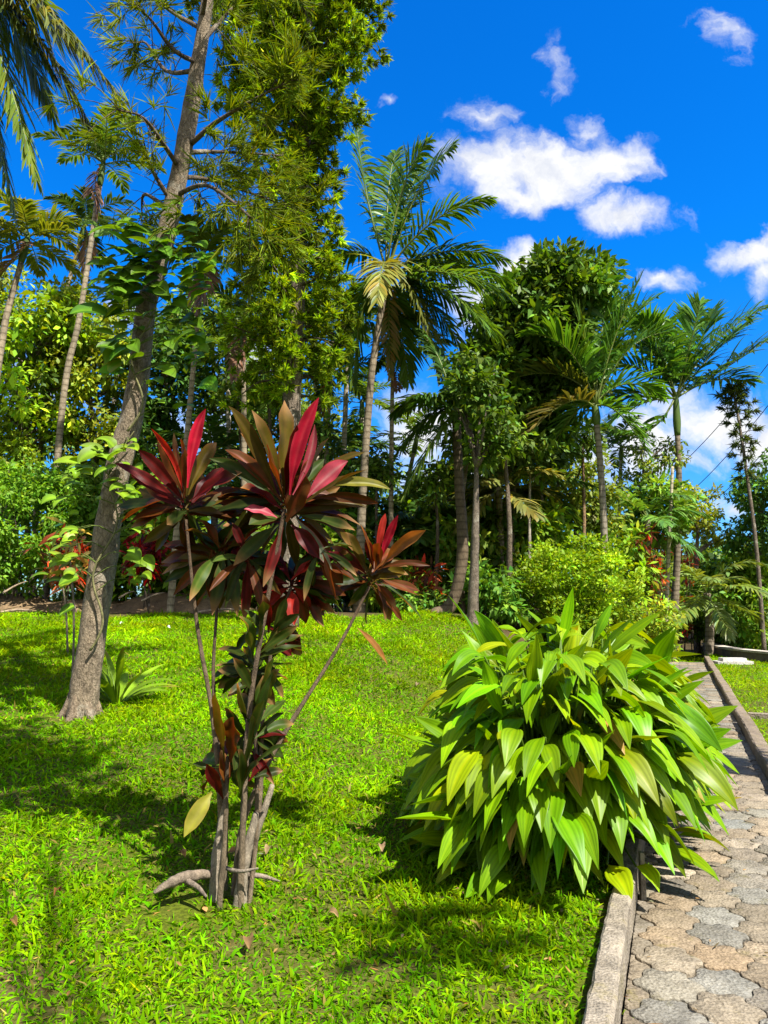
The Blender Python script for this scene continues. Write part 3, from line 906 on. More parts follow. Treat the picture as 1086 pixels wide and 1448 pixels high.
def tuft(name, label, cat, base, n, L, W, col, seed, up=55, droop=1., mat=M_BROAD, tip=None):
    q = np.random.default_rng(seed); root = thing(name, label, cat, base); mb = MB()
    for k in range(n):
        az = k * 2.4 + q.normal(0, .3); el = math.radians(np.clip(q.normal(up, 18), 8, 88))
        h = A(math.cos(az), math.sin(az), 0); d = h * math.cos(el) + UP * math.sin(el)
        l = L * q.uniform(.65, 1.1)
        p0 = base + h * .03 + A(0, 0, -.01); p1 = p0 + d * l * .55; p2 = p1 + nz(d + h * .6 - UP * droop * q.uniform(.4, 1.3)) * l * .5
        p2[2] = max(p2[2], float(H(p2[0], p2[1])) + .03)
        leafcurve(mb, p0, p1, p2, W * q.uniform(.8, 1.2), nz(UP + .3 * h + A(q.normal(0, .3), -.3, 0)), A(.3, .5, .9, 1, .8, .5, .03), 5, 9, .3, A(*col) * math.exp(q.normal(0, .25)), tip=tip if q.uniform() < .3 else None, q=q)
    mb.build('foliage', mat, root)
    return root


tuft('strap_leaf_plant', 'green strap leaved plant growing at the foot of the leaning trunk', 'plant', G(165, 995), 17, .72, .085, (.13, .22, .01), 5, 58, .9, tip=A(.3, .2, .04))

# ================================================================== LEANING TREE with vines
LY = TRB[1]
tk = [(115, 1012), (123, 950), (144, 810), (155, 730), (170, 650), (192, 562), (206, 440), (222, 380), (240, 310), (262, 200), (277, 110), (293, 0), (307, -130), (320, -300)]
tr = [21, 19, 18.5, 18, 17.5, 15.8, 14, 13.5, 13.5, 13, 11.5, 9.5, 9, 7]
lw = [P(a_, b_, LY) for a_, b_ in tk]; lw[0][2] -= .1
lt = thing('leaning_tree', 'thick grey barked tree leaning right on the left side of the lawn', 'tree', TRB)
mb = MB()
tube(mb, lw, np.array(tr) * LY / F, 22, np.linspace(A(.32, .25, .17), A(.25, .195, .13), 5), 130, .055, 8)
for k in range(6):    # root flare
    a = k * 1.05 + .3; e = TRB + A(math.cos(a) * .22, math.sin(a) * .22, -.06)
    tube(mb, [TRB + A(math.cos(a) * .05, math.sin(a) * .05, .3), TRB + A(math.cos(a) * .12, math.sin(a) * .12, .07), e], [.04, .05, .025], 7, (.3, .23, .155), 10, .08, k)
mb.build('trunk', M_BARK, lt)


def sprays(mb, pos, d, n_each, L, W, col, q, spread=.55, droop=.25, var=.2, hue=.1, cvar=.2):
    n = len(pos); ci = np.repeat(np.arange(n), n_each)
    dd = nz(d[ci] + q.normal(0, spread, (n * n_each, 3)))
    c = tints(n * n_each, col, var, hue, q) * np.exp(q.normal(0, cvar, n))[ci][:, None]
    back = q.uniform(0, .9, (n * n_each, 1)) * L * .9
    blades(mb, pos[ci] - nz(d[ci]) * back * .6, dd, nz(q.normal(0, 1, (n * n_each, 3)) + A(0, 0, .8)), L * np.exp(q.normal(0, .25, n * n_each)), W, droop * q.uniform(.3, 1.5, n * n_each), A(.7, 1., .1), 2, 0, c)


q = np.random.default_rng(55)
branches = [  # pixel paths of the thin limbs, with depth offsets
    [(268, 205, 0), (310, 170, -.3), (370, 135, -.5), (420, 110, -.6)],
    [(255, 250, 0), (300, 255, .4), (360, 275, .8), (430, 300, 1.1)],
    [(262, 215, 0), (320, 215, .5), (400, 220, .8)],
    [(250, 275, 0), (290, 262, -.4), (335, 290, -.7), (385, 340, -.9)],
    [(280, 90, 0), (245, 70, -.3), (215, 30, -.5), (190, 5, -.7)],
    [(255, 240, 0), (225, 195, -.4), (200, 165, -.7), (165, 155, -.9)],
    [(278, 100, 0), (235, 100, .4), (205, 60, .7), (185, 70, .9)],
    [(284, 40, 0), (240, 15, .2), (200, -20, .3)],
    [(284, 60, 0), (330, 10, .5), (380, -40, .9)],
    [(285, 30, 0), (300, -60, -.5), (320, -160, -.9)],
    [(300, -60, 0), (240, -120, .3), (180, -170, .6)],
    [(300, -80, 0), (370, -150, .3), (440, -200, .6)],
    [(246, 290, 0), (215, 240, -.2), (203, 200, -.3)],
    [(243, 300, 0), (205, 275, .3), (200, 305, .5)],
]
pos, dr = [], []
for bi, br in enumerate(branches):
    mb = MB(); w = [P(a_, b_, LY + c_) for a_, b_, c_ in br]
    c = catmull(w, 24); tube(mb, c, np.linspace(.028, .006, 24), 6, (.16, .12, .08), None, .1, bi)
    L_ = np.linalg.norm(c[-1] - c[0])
    for k in range(int(7 + 6 * L_)):
        i_ = q.integers(5, 24); a_ = c[i_]
        T = nz(c[min(i_ + 1, 23)] - c[i_ - 1]); d = nz(T * .7 + nz(q.normal(0, 1, 3)) * .8)
        e = a_ + d * q.uniform(.2, .6); e[2] -= q.uniform(0, .15)
        tube(mb, [a_, .5 * (a_ + e) + A(0, 0, .03), e], [.006, .004, .0025], 4, (.13, .1, .06), 5)
        dense = 5 if (br[-1][0] > 290) else 3
        if k % 3 == 0 and br[-1][0] < 250:
            continue
        for r_ in range(dense):
            pos.append(a_ + (e - a_) * q.uniform(.45, 1.1) + q.normal(0, .04, 3)); dr.append(nz(d + q.normal(0, .3, 3)))
    mb.build('limb', M_BARK, lt)
mb = MB(); sprays(mb, np.array(pos), np.array(dr), 16, .17, .011, (.12, .16, .006), q, .5, .3)
mb.build('foliage', M_NEEDLE, lt)

HEART = A(.55, 1., .95, .75, .45, .03)


def vine(name, label, parts, leaf, col, seed):
    """parts: list of (centre px, py, spread x, spread y, count); stem follows the trunk"""
    q = np.random.default_rng(seed)
    ys = [p[1] for p in parts]
    tpix = np.array(tk, float)
    order = np.argsort(tpix[:, 1])

    def tx(py): return np.interp(py, tpix[order, 1], tpix[order, 0])
    stem = []
    y0, y1 = max(ys) + 120, min(ys) - 30
    for k, py in enumerate(np.linspace(y0, y1, 16)):
        stem.append(P(tx(py) + 12 * math.sin(k * .9), py, LY - .17))
    root = thing(name, label, 'vine', stem[0])
    mb = MB(); tube(mb, stem, np.linspace(.012, .006, 16), 6, (.2, .19, .08), 60)
    lf = MB()
    for (cx, cy, sx, sy, n) in parts:
        for k in range(n):
            px, py = cx + q.normal(0, sx), cy + q.normal(0, sy)
            off = px - tx(py)
            dyy = -.28 + .3 * (abs(off) / 60) ** 1 * q.uniform(-.6, 1) + q.normal(0, .06)
            p0 = P(px, py, LY + dyy)
            a = stem[int(np.clip((y0 - py) / (y0 - y1) * 15, 0, 15))]
            if k % 3 == 0:
                tube(mb, [a, .5 * (a + p0) + A(0, 0, .06), p0], [.005, .004, .003], 4, (.12, .17, .03), 6)
            out = nz(A(math.copysign(1, off + q.normal(0, 15)), -.6, q.normal(-.1, .5)))
            l = leaf * math.exp(q.normal(0, .22))
            p1 = p0 + nz(out + UP * .3) * l * .5; p2 = p1 + nz(out * .6 - UP * q.uniform(.1, 1.1)) * l * .5
            leafcurve(lf, p0, p1, p2, l * .72, nz(A(q.normal(0, .5), -.6, .8)), HEART, 5, 8, .22, A(*col) * math.exp(q.normal(0, .28)) * A(math.exp(q.normal(0, .15)), 1, 1), None, A(*col) * 1.5, q=q)
    mb.build('stem', M_CANE, root); lf.build('foliage', M_BROAD, root)
    return root


vine('climbing_vine', 'dark heart leaved vine wrapped around the upper leaning trunk', [(215, 340, 26, 26, 60), (190, 395, 22, 20, 40), (245, 400, 26, 40, 50), (175, 460, 12, 50, 34), (250, 490, 16, 50, 34)], .2, (.075, .16, .008), 3)
vine('climbing_vine', 'yellow green leafy vine sprouting from the lower leaning trunk', [(128, 650, 16, 12, 12), (160, 640, 14, 10, 8), (115, 690, 14, 16, 9), (108, 750, 12, 10, 6), (200, 705, 14, 22, 18), (215, 745, 10, 20, 10), (100, 790, 14, 20, 12), (176, 700, 12, 22, 14), (185, 800, 8, 24, 10), (205, 700, 14, 24, 14)], .155, (.14, .24, .012), 4)

# thin saplings standing left of the trunk foot
for px, py, tx_, ty_, lb in ((103, 960, 98, 770, 'thin bare sapling nearest the leaning trunk on its left'), (96, 925, 84, 800, 'short thin sapling with reddish leaves left of the leaning trunk')):
    b_ = G(px, py); root = thing('sapling', lb, 'plant', b_, 'saplings beside the leaning trunk')
    mb = MB(); e = P(tx_, ty_, b_[1]); tube(mb, [b_ - UP * .05, .5 * (b_ + e) + A(.03, 0, 0), e], [.014, .012, .008], 6, (.2, .16, .11), 14, .1)
    mb.build('stem', M_CANE, root)
    mb = MB(); qq = np.random.default_rng(px)
    leaf_clumps(mb, e + qq.normal(0, .14, (9, 3)), .12, 9, .17, .05, (.2, .05, .015) if px == 96 else (.14, .12, .02), qq, hue=.3)
    mb.build('foliage', M_LEAF, root)

# ================================================================== CONIFER-LIKE TREE
q = np.random.default_rng(77)
CY = 12.6
cb = gz(P(408, 870, CY))
con = thing('feathery_tree', 'tall feathery yellow green tree rising behind the red plant', 'tree', cb)
ct = [cb - UP * .1, P(412, 600, CY), P(420, 420, CY), P(428, 250, CY), P(436, 60, CY), P(440, -160, CY)]
bark_trunk(con, ct, [.17, .15, .14, .12, .09, .04], (.24, .19, .14), M_BARK, 60, 14, .06, (), 5)
tc_ = catmull(ct, 200)
pos, dr = [], []
mbb = MB()
nb = 185
for k in range(nb):
    f_ = k / nb
    pyv = 560 - 740 * f_
    i_ = int(np.argmin(np.abs(tc_[:, 2] - P(420, pyv, CY)[2]))); a_ = tc_[i_]
    az = k * 2.39996 + q.normal(0, .3); h = A(math.cos(az), math.sin(az), 0)
    rt = np.interp(pyv, [-180, -60, 60, 150, 230, 330, 430, 520, 570], [80, 115, 128, 95, 52, 80, 95, 75, 40])
    lf_ = np.interp(pyv, [-180, 60, 160, 250, 330, 430, 560], [165, 172, 150, 75, 105, 120, 75])
    R_ = (rt if h[0] > 0 else lf_) * CY / F * q.uniform(.6, 1.08)
    if 200 < pyv < 330 and q.uniform() < .35: R_ *= .5
    m_ = a_ + h * R_ * .55 + UP * q.uniform(-.05, .25) * R_
    e = a_ + h * R_ + UP * q.uniform(-.25, .3) * R_
    c = catmull([a_, m_, e], 10); tube(mbb, c, np.linspace(.032, .008, 10), 5, (.14, .11, .07))
    ns = int((8 + R_ * 17) * (.62 if pyv > 200 else 1))
    for r_ in range(ns):
        u = q.uniform(.3, 1.05)
        p_ = a_ + (e - a_) * u + (m_ - .5 * (a_ + e)) * 2 * u * (1 - u) * 2 + q.normal(0, .17, 3) * (1.1 - .3 * u)
        pos.append(p_); dr.append(nz(h * .8 + q.normal(0, .5, 3) + A(0, 0, .15)))
mbb.build('limbs', M_BARK, con)
pos, dr = np.array(pos), np.array(dr)
mb = MB(); sprays(mb, pos, dr, 36, .12, .026, (.15, .225, .006), q, .7, .25, .25, .1, .38)
mb.build('crown', M_NEEDLE, con)

# ================================================================== PALMS
def pix_fronds(specs, Y, col, q):
    out = []
    for sp_ in specs:
        mx, my, ex, ey, dy = sp_[:5]; c = sp_[5] if len(sp_) > 5 else col; kw = sp_[6] if len(sp_) > 6 else {}
        m_ = P(mx, my, Y + dy * .55); t_ = P(ex, ey, Y + dy)
        out.append((m_, t_, np.asarray(c) * math.exp(q.normal(0, .12)), kw))
    return out


q = np.random.default_rng(91)
PY = 15.6
GC = (.055, .11, .01); YC = (.13, .13, .02); BC = (.15, .1, .035)
cbase = gz(P(508, 890, 14.4 + 1.2))
coco = [
    (512, 275, 505, 180, .3), (560, 250, 606, 200, -.4), (585, 250, 642, 205, .3), (610, 290, 692, 282, -.5), (545, 250, 560, 215, .8),
    (635, 335, 714, 368, .2), (650, 372, 722, 420, -.7), (635, 395, 692, 468, -1.), (600, 400, 622, 535, -.6, (.08, .09, .015)), (606, 400, 662, 510, .3), (630, 400, 706, 475, .5), (640, 360, 722, 400, .9), (585, 430, 640, 545, .6),
    (545, 340, 533, 425, -1.6, YC), (505, 400, 500, 540, .3), (520, 395, 480, 470, .8), (565, 440, 578, 540, .9, GC), (548, 440, 552, 530, .4, BC, dict(nl=22, LL=.4)),
    (500, 330, 455, 380, .5), (570, 270, 600, 230, 1.2), (610, 340, 680, 400, 1.2)]
palm('coconut_palm', 'tall coconut palm with arching fronds in the middle of the grove', cbase,
     [P(510, 760, PY), P(518, 620, PY), P(528, 510, PY)], [.15, .09, .082, .075, .068, .062], P(548, 385, PY),
     pix_fronds(coco, PY, GC, q), 91, fk=dict(nl=60, LL=.72, LW=.06, droop=.9, v=12, r=.03, rag=.14), barkcol=(.2, .16, .11))
# coconut palm out of the picture, its fronds hang into the upper left corner
QY = 8.4
qb = gz(A(-5.7, QY, 0))
top = P(-75, -90, QY)
corner = [(60, -20, 178, 150, -.3, (.09, .1, .02)), (50, 20, 128, 178, .2, (.1, .1, .02)), (-5, 30, 52, 255, -.2), (20, 10, 75, 160, .8), (10, -40, 110, 60, .6), (0, -10, 80, 110, .1, (.06, .09, .02)), (-30, 60, 20, 300, .2), (-40, 30, 5, 230, .6),
          (-20, -190, 60, -160, .4), (-120, -40, -190, 90, 0), (-140, -170, -230, -120, .2), (-90, -200, -60, -260, -.5), (-110, 30, -90, 220, .8)]
palm('coconut_palm', 'coconut palm whose long fronds hang into the upper left corner', qb,
     [qb * .6 + top * .4 + A(.1, 0, 0)], [.2, .15, .13, .12][:3], top, pix_fronds(corner, QY, (.085, .12, .015), q), 92,
     fk=dict(nl=96, LL=.66, LW=.042, droop=1.1, v=4, r=.025, rag=.14), barkcol=(.3, .26, .21))

# slender areca palms
ARE = [  # base px,py | mids | top px,py | Y | frond len | n | trunk r | label | colour
    ((72, 690), [(90, 560), (112, 450)], (141, 262), 17.0, 1.4, 10, .10, 'slim pale trunked areca palm standing clear against the sky, tallest at left', (.07, .12, .015)),
    ((-30, 640), [(0, 500)], (30, 370), 14.5, 1.15, 12, .095, 'areca palm with fan of yellow green fronds at the left edge', (.12, .15, .015)),
    ((52, 650), [(70, 520)], (112, 345), 19.5, 1.3, 11, .09, 'dark fronded areca palm behind the tallest slim palm', (.03, .06, .012)),
    ((240, 868), [(252, 730), (266, 600)], (284, 400), 14.4, 1.1, 10, .085, 'areca palm rooted at the lawn edge behind the red plant', (.08, .12, .012)),
    ((346, 850), [(345, 640)], (344, 490), 16.5, 1.4, 11, .09, 'areca palm with drooping dark fronds left of the feathery trunk', (.035, .065, .012)),
    ((462, 870), [(460, 700)], (466, 560), 17.8, 1.35, 11, .08, 'small dark areca palm between feathery tree and coconut palm', (.035, .07, .012)),
    ((553, 880), [(553, 720), (554, 600)], (556, 505), 16.8, 1.2, 11, .075, 'very thin areca palm just right of the coconut trunk', (.05, .085, .015)),
    ((20, 640), [(28, 600)], (48, 520), 18.5, 1.1, 9, .09, 'short areca palm deep in the left thicket', (.08, .12, .015)),
]
for bpx, mids, tpx, Y, L, n, r, lb, col in ARE:
    q = np.random.default_rng(int(Y * 10) + n)
    base = gz(P(*bpx, Y)); tp = P(*tpx, Y)
    sh = .62
    org = tp + nz(tp - P(*mids[-1], Y)) * sh * .85
    fr = ring_fronds(org, n, L, col, q, 82, -22 if Y != 17.0 else 15, .65, .2, q.uniform(0, 6))
    hang = [(org + A(q.normal(0, .15), q.normal(0, .15), -.35), tp + A(q.normal(0, .2), q.normal(0, .2), -.8), A(.16, .09, .06), {})]
    palm('areca_palm', lb, base, [P(*mm, Y) for mm in mids], np.linspace(r * .82, r * .55, len(mids) + 2), tp, fr + hang, n + int(Y), group='slender areca palms of the grove',
         shaft=sh, fk=dict(nl=30, LL=.46, LW=.058, droop=.8, v=26, r=.016), barkcol=(.27, .22, .15))

# palms right
q = np.random.default_rng(95)
RY = 17.0
g2 = (.05, .12, .012)
r1 = [(815, 470, 745, 472, -.4), (800, 500, 700, 545, .3, (.08, .1, .02)), (830, 470, 805, 425, .4, (.07, .13, .015)), (865, 470, 905, 395, -.2), (880, 470, 948, 470, .6), (880, 520, 935, 560, .2),
      (870, 560, 915, 640, -.5), (820, 560, 775, 640, .4), (850, 450, 862, 405, .8), (812, 540, 742, 620, -.6, (.09, .08, .02)), (870, 450, 930, 420, .9)]
palm('feather_palm', 'grey trunked feather palm behind the light green shrub, left of the pair', gz(P(856, 890, RY)), [P(854, 750, RY), P(849, 660, RY)], [.095, .08, .07, .066], P(844, 600, RY),
     pix_fronds(r1, RY, g2, q), 95, shaft=.5, fk=dict(nl=44, LL=.8, LW=.075, droop=.55, v=28, r=.026), barkcol=(.26, .225, .17), group='pair of feather palms at the path')
R2 = 23.2
rb = gz(P(948, 925, R2))
r2 = [(1000, 470, 1090, 432, -.3), (1030, 520, 1105, 468, .4), (990, 480, 1010, 440, .5), (930, 470, 905, 455, -.4), (905, 500, 838, 520, .3), (905, 560, 862, 600, -.3), (920, 640, 852, 605, -.6),
      (1005, 525, 1062, 540, .9), (930, 510, 922, 455, .8), (978, 480, 990, 430, -.7), (1010, 490, 1060, 455, 1.2), (925, 480, 872, 450, .4), (915, 560, 842, 560, 1.), (950, 500, 895, 490, 1.2)]
palm('feather_palm', 'tall feather palm with wide arched fronds beside the end of the path', rb, [P(957, 800, R2), P(960, 680, R2)], [.14, .105, .09, .08], P(958, 615, R2),
     pix_fronds(r2, R2, g2, q), 96, shaft=1.35, fk=dict(nl=50, LL=1.25, LW=.095, droop=.75, v=26, r=.035), barkcol=(.18, .145, .1), group='pair of feather palms at the path')
# pole beside it
mb = MB(); pb_ = gz(P(938, 922, 21.6))
tube(mb, [pb_ - UP * .1, P(945, 790, pb_[1]), P(951, 660, pb_[1])], [.06, .055, .04], 9, (.42, .37, .25), 24, .03)
tag(single(mb.build('bare_stem', M_PALMBARK), pb_), 'thin bare yellowish stem leaning against the tall feather palm', 'stem')

# palm with thick curved dark trunk
q = np.random.default_rng(97)
DY = 14.6
db = gz(P(615, 893, DY))
d1 = [(610, 570, 562, 640, .2), (620, 600, 572, 700, -.3, (.08, .13, .02)), (625, 500, 598, 470, .4), (660, 500, 690, 520, .9), (680, 560, 720, 640, .9), (600, 540, 560, 585, .9),
      (622, 560, 590, 560, -.7), (690, 570, 720, 600, 1.4)]
palm('coconut_palm', 'coconut palm with dark curved trunk leaning out of the thicket', db, [P(640, 850, DY), P(654, 780, DY), P(649, 680, DY)], [.17, .115, .11, .095, .085], P(645, 585, DY),
     pix_fronds(d1, DY, (.04, .085, .012), q), 97, fk=dict(nl=54, LL=.62, LW=.06, droop=1.1, v=10, r=.03), barkcol=(.11, .08, .05))
# low palms and hanging fronds around
LOW = [((705, 850), (705, 690), 17.5, 1.7, 10, (.1, .1, .02), .09, 'palm with drooping yellowish skirt of fronds under the dark tree'),
       ((765, 850), (765, 680), 19, 1.5, 9, (.045, .085, .015), .08, 'dark low palm behind the round light shrub'),
       ((585, 860), (585, 740), 18, 1.3, 10, (.05, .1, .015), .09, 'low bushy palm between the thin areca and the curved trunk'),
       ((910, 900), (915, 735), 22, 2.0, 11, (.07, .15, .025), .12, 'broad young palm with pale fronds behind the red shrub'),
       ((1002, 925), (1000, 840), 24, 2.0, 12, (.12, .17, .03), .14, 'short arching palm with yellow green fronds near the path end'),
       ((300, 860), (300, 640), 19, 1.6, 11, (.04, .09, .02), .09, 'fan shaped low palm behind the left crown of the red plant'),
       ((165, 860), (150, 670), 19.5, 1.5, 10, (.05, .1, .015), .09, 'low palm half hidden behind the leaning trunk'),
       ((490, 860), (486, 640), 20, 1.5, 11, (.045, .09, .015), .09, 'low spreading palm behind the coconut trunk')]
for bpx, tpx, Y, L, n, col, r, lb in LOW:
    q = np.random.default_rng(n + int(Y * 7)); base = gz(P(*bpx, Y)); tp = P(*tpx, Y)
    palm('young_palm', lb, base, [.5 * (base + tp) + A(.05, 0, 0)], [r, r * .9, r * .8], tp, ring_fronds(tp, n, L, col, q, 74, -45, .75, .2, q.uniform(0, 6)), n, group='young palms in the undergrowth',
         fk=dict(nl=34, LL=.6, LW=.08, droop=.9, v=14, r=.02), barkcol=(.22, .18, .13))

MORE = [((190, 850), (186, 560), 20., 'slim areca palm half hidden just right of the leaning trunk'), ((318, 855), (322, 520), 19.2, 'slim areca palm right behind the left crown of the red plant'),
        ((372, 855), (366, 600), 20.4, 'pale stemmed small palm left of the feathery trunk foot'), ((432, 860), (446, 500), 19.4, 'slim palm with crown just right of the feathery trunk'),
        ((478, 865), (492, 470), 18.8, 'slim palm whose crown touches the coconut fronds from the left'), ((536, 880), (585, 640), 21., 'leaning slim palm right of the coconut trunk'),
        ((690, 870), (684, 560), 19.8, 'slim palm in front of the dark rounded tree'), ((775, 850), (772, 600), 21.5, 'pale slim palm behind the middle of the round shrub'),
        ((105, 840), (172, 480), 21.5, 'leaning slim palm behind the leaning trunk, high'), ((868, 880), (878, 650), 25., 'little palm between the pair of feather palms'),
        ((520, 870), (512, 590), 20.5, 'small palm directly behind the coconut trunk'), ((250, 855), (243, 500), 21., 'slim palm left of the left crown of the red plant')]
for bpx, tpx, Y, lb in MORE:
    q = np.random.default_rng(int(Y * 10) + bpx[0]); base = gz(P(*bpx, Y)); tp = P(*tpx, Y)
    org = tp + UP * .45
    palm('areca_palm', lb, base, [.5 * (base + tp) + A(q.normal(0, .12), 0, 0)], [.075, .065, .055], tp, ring_fronds(org, 10, 1.35, (.075, .13, .012), q, 82, -20, .65, .2, q.uniform(0, 6)), bpx[0],
         group='slender areca palms of the grove', shaft=.5, fk=dict(nl=26, LL=.45, LW=.06, droop=.8, v=24, r=.015), barkcol=(.42, .36, .27))

# ================================================================== BROADLEAF TREES
YG = (.125, .2, .006); MG = (.095, .16, .006); DG = (.06, .11, .006)
DTY = 18.5
broad_tree('broadleaf_tree', 'dense dark green rounded tree standing against the clouds', 'tree', gz(P(722, 870, DTY)), [P(722, 760, DTY), P(735, 620, DTY), P(760, 500, DTY)], .2,
           [(790, 425, 88, 62, DTY, 1.5, 60), (745, 480, 85, 85, DTY, 1.6, 70), (705, 560, 60, 90, DTY, 1.4, 50), (800, 520, 85, 70, DTY, 1.3, 46), (830, 395, 34, 30, DTY, .7, 14), (740, 610, 75, 45, DTY, 1.2, 34)],
           95, .42, .24, .1, (.05, .095, .008), 7, M_GLOSS, (.15, .11, .08), down=.05, lr=.04, cvar=.3)
T = [
    ('leafy_tree', 'bright layered tree filling the left edge above the hedge', (20, 840), [(25, 640), (40, 520)], 18., [(30, 560, 85, 90, 18, 1.6, 60), (60, 470, 75, 55, 18, 1.2, 40)], .4, .17, .085, YG, 80, 31),
    ('leafy_tree', 'light green tree between the slim pale palm and leaning trunk', (135, 840), [(132, 640), (128, 560)], 19., [(135, 560, 65, 110, 19, 1.6, 64), (110, 450, 50, 50, 19, 1.2, 26)], .4, .16, .08, (.13, .165, .012), 80, 32),
    ('leafy_tree', 'small olive tree glimpsed at far left behind the fan fronds', (-40, 840), [(-30, 600), (-20, 470)], 20., [(-20, 440, 70, 70, 20, 1.6, 44)], .45, .17, .08, (.09, .12, .01), 80, 33),
    ('leafy_tree', 'dark green tree just right of the leaning trunk', (225, 860), [(230, 640), (235, 540)], 20., [(235, 540, 55, 90, 20, 1.6, 52), (215, 640, 60, 60, 20, 1.4, 34)], .4, .18, .09, (.04, .085, .012), 80, 34),
    ('leafy_tree', 'loose mid green tree behind the left crown of the red plant', (300, 860), [(305, 640), (300, 480)], 21., [(300, 470, 60, 80, 21, 1.6, 40), (330, 590, 65, 60, 21, 1.4, 36)], .42, .18, .085, (.065, .11, .012), 70, 35),
    ('leafy_tree', 'airy pale tree behind the centre crown of the red plant', (400, 860), [(400, 680), (395, 560)], 22., [(385, 560, 75, 60, 22, 1.5, 36), (450, 620, 60, 50, 22, 1.5, 28)], .42, .17, .08, (.1, .14, .015), 66, 36),
    ('leafy_tree', 'thin leafy tree between coconut trunk and curved palm trunk', (600, 880), [(602, 760), (606, 690)], 21., [(606, 730, 45, 60, 21, 1.2, 36)], .4, .2, .1, (.11, .16, .012), 70, 37),
    ('leafy_tree', 'slim tree with sparse crown against the sky beside the tall feather palm', (905, 890), [(908, 740), (910, 660)], 24., [(925, 650, 50, 38, 24, 1.2, 20), (895, 690, 30, 50, 24, 1.2, 16)], .3, .16, .07, (.1, .14, .02), 34, 38),
    ('leafy_tree', 'small yellow green tree right of the tall feather palm', (985, 900), [(985, 800), (988, 730)], 27., [(985, 715, 40, 36, 27, 1., 26), (1005, 750, 24, 24, 27, .8, 10)], .32, .16, .08, (.16, .18, .015), 60, 39),
    ('leafy_tree', 'slender glossy tree standing in front of the curved palm crown', (668, 888), [(672, 760), (674, 660)], 14.0, [(682, 585, 40, 70, 14.0, .5, 34), (660, 520, 26, 30, 14.0, .4, 10)], .26, .13, .07, (.04, .075, .006), 46, 43),
    ('leafy_tree', 'rounded dark green tree at the right edge above the hedge', (1075, 915), [(1076, 800), (1078, 720)], 26., [(1082, 690, 44, 48, 26, 1.4, 40), (1068, 760, 34, 40, 26, 1.2, 26)], .38, .17, .085, (.045, .1, .012), 80, 40),
    ('leafy_tree', 'dense green tree massed at the right behind the low wall', (1060, 918), [(1060, 860), (1060, 830)], 27., [(1050, 845, 60, 70, 27, 2., 80), (1085, 850, 50, 80, 27, 2., 60)], .45, .2, .1, (.1, .17, .008), 85, 41),
    ('leafy_tree', 'yellowish small tree behind the grey feather palm trunk', (815, 870), [(815, 740), (812, 680)], 21., [(805, 690, 50, 60, 21, 1.2, 36), (850, 720, 30, 36, 21, 1., 14)], .4, .17, .08, (.1, .13, .012), 70, 42),
]
for nm, lb, b_, tr_, Y, bl, rad, L, W, col, per, sd in T:
    broad_tree(nm, lb, 'tree', gz(P(*b_, Y)), [P(*t_, Y) for t_ in tr_], .11, bl, per, rad, L, W, col, sd, M_LEAF, (.2, .16, .12), 'leafy trees of the grove')

# slender bare trunks with small crowns
SL = [(655, 885, 662, 640, 15.6, .06, 'slender dark trunk hugging the curved palm trunk'), (676, 880, 672, 640, 16.4, .05, 'thin dark trunk right of the curved palm trunk'), (717, 868, 713, 630, 16.2, .075, 'knobbly slim trunk left of the round light shrub'),
      (737, 850, 732, 640, 17.6, .05, 'thin grey trunk just left of the shrub top'), (753, 840, 750, 650, 17.2, .045, 'pale thin straight trunk rising over the shrub'), (820, 840, 824, 620, 19.4, .06, 'orange brown slim trunk behind the shrub'),
      (790, 840, 793, 630, 20.2, .06, 'dark slim trunk behind the middle of the shrub'), (385, 850, 380, 560, 17.4, .07, 'straight slim trunk under the feathery tree'), (15, 700, 40, 545, 17.6, .06, 'pale crooked trunk at the far left'),
      (330, 850, 336, 560, 18.4, .06, 'slim trunk between areca palm and feathery tree'), (530, 880, 533, 660, 17., .045, 'thin trunk right beside the coconut trunk'), (612, 884, 616, 680, 16.8, .05, 'dark thin trunk left of the curved palm trunk'),
      (445, 870, 440, 620, 16.8, .05, 'thin straight trunk right of the feathery trunk'), (60, 700, 38, 590, 19, .08, 'stout grey trunk in shade at far left')]
for px, py, tx_, ty_, Y, r, lb in SL:
    q = np.random.default_rng(px); base = gz(P(px, py, Y)); tp = P(tx_, ty_, Y)
    root = thing('slender_tree', lb, 'tree', base, 'slender trunks of the grove')
    m_ = .5 * (base + tp) + A(q.normal(0, .12), 0, 0)
    cen = tp + nz(q.normal(0, 1, (16, 3))) * q.uniform(.2, 1, (16, 1)) * A(.7, .7, .6)
    pal = px in (753, 15)
    bark_trunk(root, [base - UP * .1, m_, tp], [r, r * .8, r * .5], (.42, .37, .3) if pal else ((.3, .19, .1) if px == 820 else (.17, .13, .09)), M_BARK, 26, 8, .08, limbs_to([base, m_, tp], cen, q, 3, .02), px)
    mb = MB(); leaf_clumps(mb, cen, .3, 34, .17, .08, (.06, .1, .012), q, cvar=.35); mb.build('crown', M_LEAF, root)

